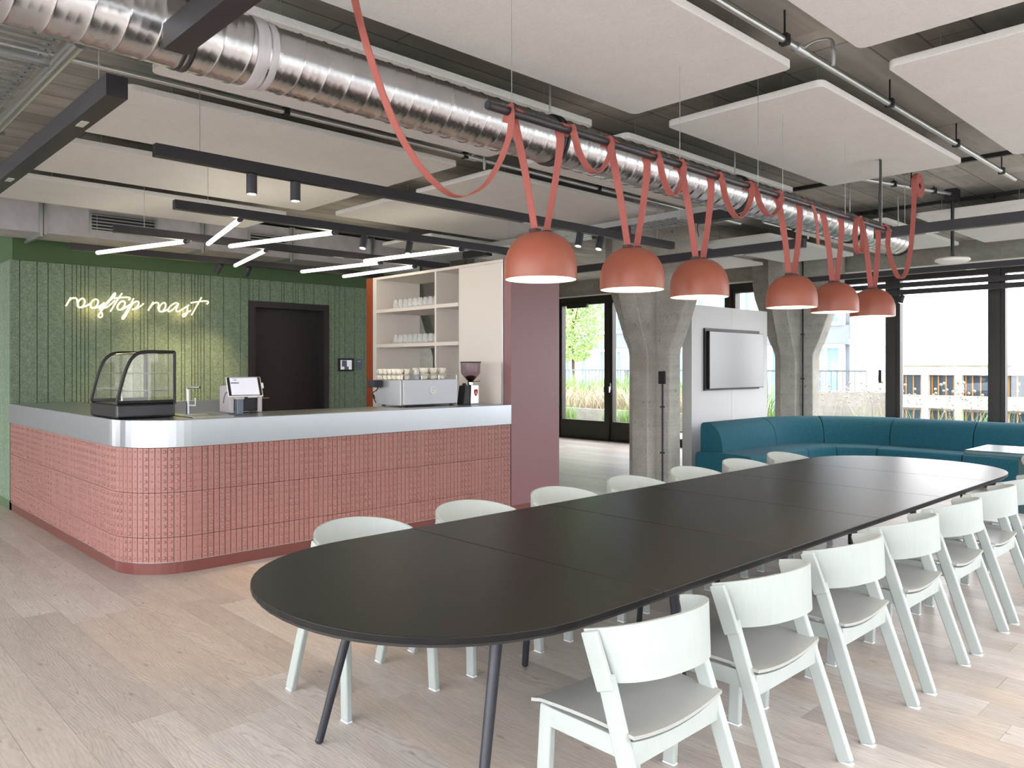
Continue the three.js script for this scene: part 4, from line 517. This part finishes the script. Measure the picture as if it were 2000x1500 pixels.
// pendant lamps on straps
const RAILD = 2.3, RAILY = 2.54;
{
  const r = thing('hanging_rail', 'slim black rail hung over the table carrying the pendant straps', 'rail', P(4.1, RAILY, RAILD)); put('tube', cyl(P(2.07, RAILY, RAILD), P(6.19, RAILY, RAILD), 0.019, 0.019, 20), mat.blackSatin, r); put('end_plug', M([cyl(P(2.066, RAILY, RAILD), P(2.07, RAILY, RAILD), 0.0175), cyl(P(6.19, RAILY, RAILD), P(6.2, RAILY, RAILD), 0.0175)]), mat.black, r); for (const x of [2.2, 3.4, 4.2, 4.5, 5.4, 6.05]) put('wire', cyl(P(x, RAILY, RAILD), P(x, CEIL, RAILD), 0.0018, 0.0018, 6), mat.pipe, r);
  const lampX = [2.37, 3.0, 3.58, 4.615, 5.23, 5.87], rim = 1.868, XW = new V3(1, 0, 0), ZW = new V3(0, 0, 1);
  const wd = (t) => XW.clone().lerp(ZW, Math.min(1, Math.max(0, (t - 0.15) * 1.5))).normalize();
  lampX.forEach((X, i) => {
    const t = thing('pendant_lamp', `terracotta dome pendant lamp on woven straps, ${['first', 'second', 'third', 'fourth', 'fifth', 'sixth'][i]} along the rail from the big strap loop`, 'pendant lamp', P(X, rim, RAILD), 'terracotta pendant lamps over the table');
    const prof = [[0.152, 0], [0.154, 0.004], [0.154, 0.05], [0.151, 0.085], [0.141, 0.12], [0.124, 0.15], [0.099, 0.176], [0.066, 0.194], [0.03, 0.203], [0, 0.205]], at = (g) => g.translate(X, rim, -RAILD);
    put('shade', at(lathe(prof, 56)), mat.lampShell, t); put('shade_lining', at(lathe(prof.map(([a, b]) => [Math.max(0, a - 0.004), b - 0.003]).concat().map((q, k) => k ? q : [0.15, 0.0005]), 48)), mat.lampInner, t); put('diffuser', at(lathe([[0, 0.018], [0.1, 0.017], [0.138, 0.014], [0.145, 0.022]], 48)), mat.glowLamp, t); put('strap_socket', M([-1, 1].map((s) => rb(X + s * 0.034 - 0.018, X + s * 0.034 + 0.018, rim + 0.196, rim + 0.212, RAILD - 0.02, RAILD + 0.02, 0.003))), mat.strapDark, t);
    for (const s of [-1, 1]) put('strap', strap([P(X + s * 0.14, RAILY - 0.0, RAILD - 0.024), P(X + s * 0.14, RAILY + 0.021, RAILD), P(X + s * 0.14, RAILY, RAILD + 0.024), P(X + s * 0.136, RAILY - 0.05, RAILD + 0.012), P(X + s * 0.09, RAILY - 0.24, RAILD), P(X + s * 0.034, rim + 0.205, RAILD)], wd, 0.036, 0.0045, 48), mat.strap, t);
    const l = new THREE.SpotLight(0xffe0b4, 0.35, 0, 1.2, 1, 2); l.name = 'lamp_beam'; l.position.set(0, 0.008, 0); l.target.position.set(0, -1, 0); l.castShadow = true; l.shadow.radius = 5; t.add(l, l.target);
  });
  const hang = (label, pts, wdf, n = 60, extra) => { const t = thing('hanging_strap', label, 'strap', pts[0].clone(), 'terracotta strap swags on the rail'); put('strap', strap(pts, wdf, 0.036, 0.0045, n), mat.strap, t); if (extra) extra(t); return t; };
  const onRail = (x, s = 1) => [P(x, RAILY - 0.02, RAILD + s * 0.026), P(x, RAILY + 0.022, RAILD), P(x, RAILY - 0.02, RAILD - s * 0.026)];
  hang('long terracotta strap sagging from the ceiling to the near rail end', [P(1.4, 3.04, RAILD), P(1.456, 2.757, RAILD), P(1.53, 2.55, RAILD), P(1.64, 2.34, RAILD), P(1.78, 2.2, RAILD), P(1.903, 2.152, RAILD), P(2.03, 2.2, RAILD), P(2.13, 2.32, RAILD), P(2.17, 2.46, RAILD - 0.025), P(2.188, 2.565, RAILD), P(2.188, 2.5, RAILD + 0.026)], () => ZW, 90, (t) => { put('ceiling_hook', cyl(P(1.4, 3.03, RAILD), P(1.4, CEIL, RAILD), 0.006), mat.black, t); });
  const swag = (xa, xb, dip, l) => hang(l, [...onRail(xa), P(mix(xa, xb, 0.14), RAILY - dip * 0.62, RAILD - 0.03), P(mix(xa, xb, 0.5), RAILY - dip, RAILD - 0.03), P(mix(xa, xb, 0.86), RAILY - dip * 0.62, RAILD - 0.03), ...onRail(xb, -1)], (t) => XW.clone().lerp(ZW, cl(4 * t) * cl(4 * (1 - t))).normalize());
  swag(2.552, 2.81, 0.17, 'terracotta strap swag between the first and second pendant lamp'); swag(3.185, 3.395, 0.18, 'terracotta strap swag between the second and third pendant lamp'); swag(3.758, 4.08, 0.21, 'deep terracotta strap swag after the third pendant lamp'); swag(4.125, 4.43, 0.15, 'shallow terracotta strap swag before the fourth pendant lamp');
  hang('short terracotta strap end hanging from the rail by the fourth lamp', [...onRail(4.86), P(4.9, RAILY - 0.1, RAILD - 0.028), P(4.92, RAILY - 0.25, RAILD - 0.03)], () => XW); { const lp = []; for (let k = 0; k <= 14; k++) { const a = PI / 2 - k / 14 * 2 * PI; lp.push(P(5.54 + 0.075 * cos(a), RAILY - 0.115 + 0.13 * sin(a), RAILD - 0.03 - k * 0.001)); } hang('looped terracotta strap on the rail by the fifth pendant lamp', lp, () => ZW, 60); }
  hang('terracotta strap looping from the rail end up to a coil under the ceiling', [...onRail(6.1), P(6.16, 2.42, RAILD), P(6.28, 2.26, RAILD), P(6.4, 2.19, RAILD), P(6.52, 2.24, RAILD), P(6.62, 2.42, RAILD), P(6.69, 2.7, RAILD), P(6.72, 3.05, RAILD)], () => ZW, 80, (t) => { const sp = []; for (let k = 0; k <= 90; k++) { const a = k / 90 * 2 * PI * 5, rr = 0.025 + 0.075 * k / 90; sp.push(P(6.79 + rr * cos(a), 2.98 + rr * sin(a), RAILD)); } put('coil', strap(sp, () => ZW, 0.036, 0.0125, 320), mat.strap, t); put('ceiling_hook', M([cyl(P(6.79, 2.98, RAILD - 0.02), P(6.79, 2.98, RAILD + 0.06), 0.008), cyl(P(6.79, 2.98, RAILD + 0.05), P(6.79, CEIL, RAILD + 0.05), 0.006)]), mat.black, t); });
  hang('thin black feed cable dropping from the ceiling to the rail end', [P(6.0, CEIL - 0.01, RAILD), P(6.02, 2.95, RAILD), P(6.0, 2.7, RAILD), P(6.02, RAILY + 0.02, RAILD)], () => XW, 20).children[0].material = mat.black;
}
// sprinkler pipes
function pipeRun(label, a, b, clips, sprinklers) {
  const t = thing('ceiling_sprinkler_pipe', label, 'pipe', a.clone(), 'zinc sprinkler pipes under the ceiling'); put('pipe', cyl(a, b, 0.017, 0.017, 14), mat.pipe, t); const d = b.clone().sub(a).normalize();
  for (const k of clips) { const p = a.clone().addScaledVector(d, k); put('clip', M([cyl(p, new V3(p.x, CEIL, p.z), 0.005), rb(p.x - 0.02, p.x + 0.02, p.y - 0.024, p.y + 0.03, -p.z - 0.024, -p.z + 0.024, 0.006)]), mat.black, t); }
  for (const k of sprinklers) { const p = a.clone().addScaledVector(d, k), q = new V3(-d.z, 0, d.x); put('sprinkler', M([cyl(p.clone().addScaledVector(d, -0.06), p.clone().addScaledVector(d, 0.06), 0.026, 0.026, 8), tube([p, p.clone().addScaledVector(q, 0.09).add(new V3(0, 0.02, 0)), p.clone().addScaledVector(q, 0.16).add(new V3(0, 0.0, 0)), p.clone().addScaledVector(q, 0.17).add(new V3(0, -0.06, 0))], 0.009, 20, 8), cyl(p.clone().addScaledVector(q, 0.17).add(new V3(0, -0.05, 0)), p.clone().addScaledVector(q, 0.17).add(new V3(0, -0.13, 0)), 0.014, 0.01, 10)]), mat.pipe, t); }
}
pipeRun('sprinkler pipe in the gap between the panel rows beyond the table', P(-0.5, 3.12, 1.855), P(7.8, 3.12, 1.855), [2.1, 4.15, 5.5, 6.75, 7.9], [4.32]);
pipeRun('sprinkler pipe in the panel gap between the duct and the bar', P(0.9, 3.13, 4.6), P(8.0, 3.13, 4.6), [1.5, 3.0, 4.6, 6.2], [3.05]);
pipeRun('sprinkler pipe behind the pendant lamps towards the window facade', P(8.15, 3.14, 4.4), P(11.9, 3.14, 4.4), [0.7, 2.2, 3.6], [0.75]);
pipeRun('thin grey conduit pipe running along the bare slab to the disc fitting', P(7.2, 3.22, 2.95), P(8.5, 3.22, 2.58), [0.5, 1.1], []);
// cable trays
function tray(label, x0, x1, y, d0, d1) {
  const t = thing('ceiling_cable_tray', label, 'cable tray', P((x0 + x1) / 2, y, d0), 'zinc cable trays under the ceiling'), side = (x) => M([bx(x - 0.003, x + 0.003, y, y + 0.06, d0, d1), bx(x - 0.012, x + 0.012, y + 0.055, y + 0.062, d0, d1)]);
  put('side_rail', side(x0), mat.pipe, t); put('side_rail', side(x1), mat.pipe, t); const n = Math.floor((d1 - d0) / 0.075), rung = bx(x0, x1, y - 0.004, y + 0.006, -0.014, 0.014); for (let k = 0; k < n; k++) { const o = put('rung', rung.clone().translate(0, 0, -(d0 + (k + 0.5) * 0.075)), mat.pipe, t); }
  put('slots', M(Array.from({ length: Math.floor((d1 - d0) / 0.05) }, (_, k) => bx(x1 - 0.0045, x1 + 0.0045, y + 0.022, y + 0.04, d0 + k * 0.05 + 0.01, d0 + k * 0.05 + 0.035))), mat.black, t); put('hangers', M([0.15, 0.5, 0.85].map((k) => { const d = mix(d0, d1, k); return M([cyl(P(x0, y, d), P(x0, CEIL, d), 0.005), cyl(P(x1, y, d), P(x1, CEIL, d), 0.005), bx(x0 - 0.02, x1 + 0.02, y - 0.03, y - 0.005, d - 0.02, d + 0.02)]); })), mat.pipe, t);
}
tray('zinc cable tray under the ceiling beside the spiral duct bend', 0.5, 0.93, 2.93, 3.25, 9.0);
tray('zinc cable tray running above the shelving and first pendants', 6.42, 6.82, 2.96, 3.45, 9.4);
{ const t = thing('ceiling_pipe', 'grey steel pipe with clamps beside the cable tray', 'pipe', P(1.13, 3.0, 5)); put('pipe', cyl(P(1.06, 3.03, 3.3), P(1.06, 3.03, 9.3), 0.035, 0.035, 18), mat.pipe, t); put('clamp', M([3.72, 4.0, 6.0, 8.0].map((d) => M([cyl(P(1.06, 3.03, d - 0.02), P(1.06, 3.03, d + 0.02), 0.045, 0.045, 18), cyl(P(1.06, 3.03, d), P(1.06, CEIL, d), 0.008), rb(0.99, 1.13, 3.02, 3.04, d - 0.015, d + 0.015, 0.004)]))), mat.aluGrey, t);
  const w = thing('ceiling_fixture_channel', 'white linear fixture with metal reflector under the cable tray', 'light fitting', P(0.6, 2.85, 4.5)); put('channel', rb(0.2, 0.8, 2.86, 2.92, 4.48, 4.58, 0.004), mat.white, w); put('reflector', beam(P(0.2, 2.83, 4.62), P(0.8, 2.83, 4.62), 0.12, 0.008, 0.002), mat.steelPlain, w); put('bracket', M([bx(0.3, 0.32, 2.83, 2.93, 4.5, 4.62), bx(0.7, 0.72, 2.83, 2.93, 4.5, 4.62)]), mat.pipe, w); }
{ const t = thing('ceiling_disc_fitting', 'flat white disc fitting on a black drop rod by the windows', 'access point', P(8.56, 2.55, 2.575)); put('rod', cyl(P(8.56, 2.58, 2.575), P(8.56, CEIL, 2.575), 0.016), mat.black, t); put('disc', lathe([[0, 0], [0.12, 0.004], [0.155, 0.018], [0.16, 0.032], [0.15, 0.046], [0.1, 0.055], [0, 0.056]], 40).translate(8.56, 2.535, -2.575), mat.white, t); put('box', rb(8.5, 8.62, 3.15, CEIL, 2.52, 2.63, 0.004), mat.black, t); put('bracket', M([rb(8.52, 8.6, 2.588, 2.598, 2.54, 2.61, 0.002), tube([P(8.5, 2.595, 2.6), P(8.53, 2.62, 2.58), P(8.56, 2.6, 2.57)], 0.004, 12, 6)]), mat.aluGrey, t);
  for (const [X, D0, D1] of [[7.35, 0.4, 4.8], [9.05, 0.4, 4.3]]) { const c = thing('ceiling_cable_duct', X < 8 ? 'thin black cable channel on the slab past the panels' : 'thin black cable channel on the slab near the disc fitting', 'cable channel', P(X, 3.24, D0), 'black cable channels on the slab'); put('channel', bx(X - 0.02, X + 0.02, 3.235, CEIL, D0, D1), mat.black, c); put('clip', M([0.2, 0.5, 0.8].map((k) => bx(X - 0.035, X + 0.035, 3.225, CEIL, mix(D0, D1, k) - 0.02, mix(D0, D1, k) + 0.02))), mat.black, c); } }

// ---------- outside ----------
{
  struct('terrace_ground', 'pale paved roof terrace outside the facade', 'terrace', uvm(M([bx(12.45, 17.4, -0.3, -0.02, -6, 30), bx(-14, 12.4, -0.3, -0.02, -9, -1.9), bx(-12, -2.85, -0.3, -0.02, -1.9, 30)]), 0.25), mat.terrace);
  struct('street_ground', 'pale ground far below the terrace', 'ground', bx(17.4, 140, -14.3, -14, -60, 80), mat.terrace);
  const pw = thing('terrace_planter', 'pale concrete planter wall along the terrace edge', 'planter', P(16, 0, 6)); put('wall', uvm(M([bx(15.2, 15.35, 0, 0.42, 3.0, 30), bx(17.2, 17.4, 0, 0.95, 6.2, 8.2), bx(17.2, 17.4, 0, 0.3, -6, 6.2), bx(17.2, 17.4, 0, 0.3, 8.2, 30)]), 0.5), mat.terrace, pw); put('soil', bx(15.35, 17.2, 0, 0.3, -6, 30), mat.soil, pw);
  const rl = thing('terrace_railing', 'slim grey bar railing along the terrace edge', 'railing', P(17.3, 0.3, 12)); put('handrail', bx(17.28, 17.32, 1.38, 1.42, 6.9, 26), mat.rail, rl); for (let D = 6.9; D < 26; D += 0.13) put('baluster', bx(17.292, 17.308, D < 8.2 ? 0.95 : 0.3, 1.38, D - 0.007, D + 0.007), mat.rail, rl); for (let D = 8.25; D < 26; D += 2.6) put('post', bx(17.27, 17.33, 0.3, 1.4, D - 0.05, D + 0.05), mat.rail, rl);
  // modern block opposite
  const b = thing('office_block', 'modern glazed block with pale window frames across the terrace', 'building', P(28, -14, 18)); put('wall', M([bx(28.2, 32, -14, 13, 11.8, 44), bx(28.0, 28.2, 2.3, 3.0, 11.8, 44), bx(28.0, 28.2, 6.0, 6.7, 11.8, 44), bx(28.0, 28.2, -1.4, -0.7, 11.8, 44)]), mat.bldGrey, b);
  const wn = (D, y) => { const f = put('window', M([bx(27.9, 28.2, y, y + 0.12, D, D + 1.9), bx(27.9, 28.2, y + 2.88, y + 3, D, D + 1.9), bx(27.9, 28.2, y + 0.12, y + 2.88, D, D + 0.12), bx(27.9, 28.2, y + 0.12, y + 2.88, D + 1.78, D + 1.9), bx(27.93, 28.2, y + 0.12, y + 2.88, D + 0.62, D + 0.69)]), mat.bldWhite, b); sub('pane', bx(28.1, 28.15, y + 0.12, y + 2.88, D + 0.12, D + 1.78), mat.bldGlass, f, b); };
  for (const y of [-0.7, 3.0, 6.7]) for (let D = 12.0; D < 42; D += 2.15) wn(D, y);
  for (let k = 0; k < 30; k++) put('fin', bx(28.1 + k * 0.14, 28.155 + k * 0.14, -14, 12, 11.45, 11.8), mat.bldWhite, b); put('fin_band', M([bx(28.0, 32.2, 2.3, 2.5, 11.42, 11.8), bx(28.0, 32.2, 6.0, 6.2, 11.42, 11.8)]), mat.bldWhite, b);
  const st = thing('stone_building', 'low pale stone building with timber windows beyond the terrace', 'building', P(76, -14, 10)), bw = 2.72, F0 = 75; put('wall', uvm(M([bx(F0 + 0.7, F0 + 14, -14, 1.55, -20, 34), bx(F0, F0 + 0.7, 0.75, 1.6, -20, 34), bx(F0, F0 + 0.7, -2.2, -1.05, -20, 34), bx(F0, F0 + 0.7, -6, -4.2, -20, 34)]), 0.3), mat.bldStone, st); put('cornice', bx(F0 - 0.3, F0 + 0.7, 1.6, 1.8, -20, 34), mat.bldStone, st); put('roof_structures', M([bx(F0 + 5, F0 + 9, 1.55, 2.4, 11, 14.6), bx(F0 + 4.4, F0 + 9.4, 2.4, 2.5, 10.6, 15), bx(F0 + 3, F0 + 14, 1.5, 5.2, -18, 8.4), bx(F0 + 2.5, F0 + 14, 5.2, 5.6, -18, 9)]), mat.bldGrey, st);
  for (let D = -16; D < 32; D += bw) { put('pier', bx(F0 - 0.1, F0 + 0.7, -14, 0.75, D - 0.28, D + 0.28), mat.bldStone, st); for (const y of [-1.05, -4.2]) { const f = put('window_frame', M([0.42, 1.05, 1.68, 2.2].map((k) => bx(F0 + 0.4, F0 + 0.5, y, y + 1.75, D + k, D + k + 0.12))), mat.bldWood, st); sub('pane', bx(F0 + 0.5, F0 + 0.56, y, y + 1.75, D + 0.3, D + bw - 0.3), mat.bldDark, f, st); } }
  // pale block across the terrace on the glazed side facing the counter, mirrored in the steel and the glass case
  const ob = thing('opposite_block', 'pale office block across the terrace facing the counter', 'building', P(4, -14, -25)); put('wall', bx(-26, 34, -14, 8.2, -32, -25), mat.bldPale, ob); for (let X = -25; X < 33; X += 2.9) for (const y of [-0.4, 3.2, 5.7]) put('window', bx(X, X + 1.7, y, y + 2.1, -25, -24.95), mat.bldDark, ob);
  // planting
  const blade = (h, w, bend) => { const pos = [], idx = []; for (let k = 0; k <= 4; k++) { const t = k / 4, ww = w * (1 - t) + 0.0006; pos.push(-ww, h * t * (1 - 0.15 * bend * t), bend * h * t * t * 0.6, ww, h * t * (1 - 0.15 * bend * t), bend * h * t * t * 0.6); if (k) { const a = 2 * (k - 1); idx.push(a, a + 1, a + 2, a + 1, a + 3, a + 2); } } const g = new THREE.BufferGeometry(); g.setAttribute('position', new THREE.Float32BufferAttribute(pos, 3)); g.setIndex(idx); g.computeVertexNormals(); return g; };
  function scatter(name, label, g, m, n, where, s0, s1) { const im = new THREE.InstancedMesh(g, m, n), q = new THREE.Object3D(); for (let i = 0; i < n; i++) { const [X, y, D] = where(i); q.position.copy(P(X, y, D)); q.rotation.set((rnd() - 0.5) * 0.5, rnd() * 6.28, (rnd() - 0.5) * 0.5); const s = mix(s0, s1, rnd()); q.scale.set(s, s, s); q.updateMatrix(); im.setMatrixAt(i, q.matrix); } im.name = numbered(name); im.userData = { kind: 'stuff', label, category: 'grass' }; im.castShadow = im.receiveShadow = true; scene.add(im); }
  scatter('grass', 'tall green ornamental grass along the terrace railing', blade(0.9, 0.012, 0.5), mat.leafG, 9000, () => [16.2 + rnd() * 0.9, 0.28, 8.9 + rnd() * 15], 0.7, 1.3);
  scatter('grass', 'pale feathery dry grass in the terrace planter', blade(0.7, 0.008, 0.9), mat.straw, 7000, () => [15.4 + rnd() * 0.7, 0.28, 8.6 + rnd() * 14], 0.6, 1.3);
  const clumps = Array.from({ length: 14 }, () => [14.6 + rnd() * 0.5, 9.8 + rnd() * 9]); scatter('grass', 'bright green grass tufts at the foot of the planter', blade(0.55, 0.008, 0.5), mat.leafG, 2600, (i) => { const c = clumps[i % 14]; return [c[0] + (rnd() - 0.5) * 0.35, 0, c[1] + (rnd() - 0.5) * 0.35]; }, 0.6, 1.2);
  scatter('grass', 'loose wildflower stalks outside the sofa windows', M([blade(1.0, 0.004, 0.35), new THREE.SphereGeometry(0.02, 5, 4).toNonIndexed().translate(0, 0.93, 0.2), new THREE.SphereGeometry(0.016, 5, 4).translate(0, 0.85, 0.16)].map((g) => { const h = g.index ? g.toNonIndexed() : g; if (!h.attributes.uv) h.setAttribute('uv', new THREE.BufferAttribute(new Float32Array(h.attributes.position.count * 2), 2)); return h; })), mat.straw, 170, () => [13.4 + rnd() * 1.6, 0.0, -2 + rnd() * 9], 0.9, 1.35);
  scatter('grass', 'fresh green leaves outside the sofa windows', blade(0.75, 0.014, 0.6), mat.leafG, 520, () => [13.2 + rnd() * 1.5, 0, -2 + rnd() * 8], 0.7, 1.3);
  const tr = thing('terrace_tree', 'young light-leaved tree standing beyond the terrace door', 'tree', P(18.6, -0.2, 16.6)); put('trunk', M([tube([P(18.6, -0.3, 16.6), P(18.62, 1.2, 16.62), P(18.58, 2.6, 16.6), P(18.6, 4.2, 16.58)], 0.05, 20, 8), ...[0, 1, 2, 3, 4, 5].map((k) => tube([P(18.6, 1.6 + k * 0.4, 16.6), P(18.6 + 0.5 * cos(k * 2), 2.1 + k * 0.42, 16.6 + 0.5 * sin(k * 2)), P(18.6 + 1.0 * cos(k * 2), 2.5 + k * 0.4, 16.6 + 1.0 * sin(k * 2))], 0.016, 10, 6))]), mat.bark, tr);
  const lf = new THREE.InstancedMesh(blade(0.1, 0.028, 0.3), mat.leafTree, 5200), q = new THREE.Object3D(); for (let i = 0; i < 5200; i++) { const u = rnd() * 6.28, r = Math.sqrt(rnd()), hh = rnd(), rad = 1.25 * Math.sqrt(Math.max(0.05, 1 - (2 * hh - 0.9) ** 2)) * (0.6 + 0.4 * N1(u * 2, hh * 9)); q.position.set(r * rad * cos(u), 1.9 + hh * 3.0, r * rad * sin(u)); q.rotation.set(rnd() * 6, rnd() * 6, rnd() * 6); const s = 0.7 + rnd() * 0.9; q.scale.set(s, s, s); q.updateMatrix(); lf.setMatrixAt(i, q.matrix); } lf.name = 'foliage'; lf.userData.kind = 'stuff'; lf.castShadow = lf.receiveShadow = true; tr.add(lf);
}
scene.traverse((o) => { if (o.userData && o.userData.group === undefined) delete o.userData.group; });
renderer.render(scene, camera);
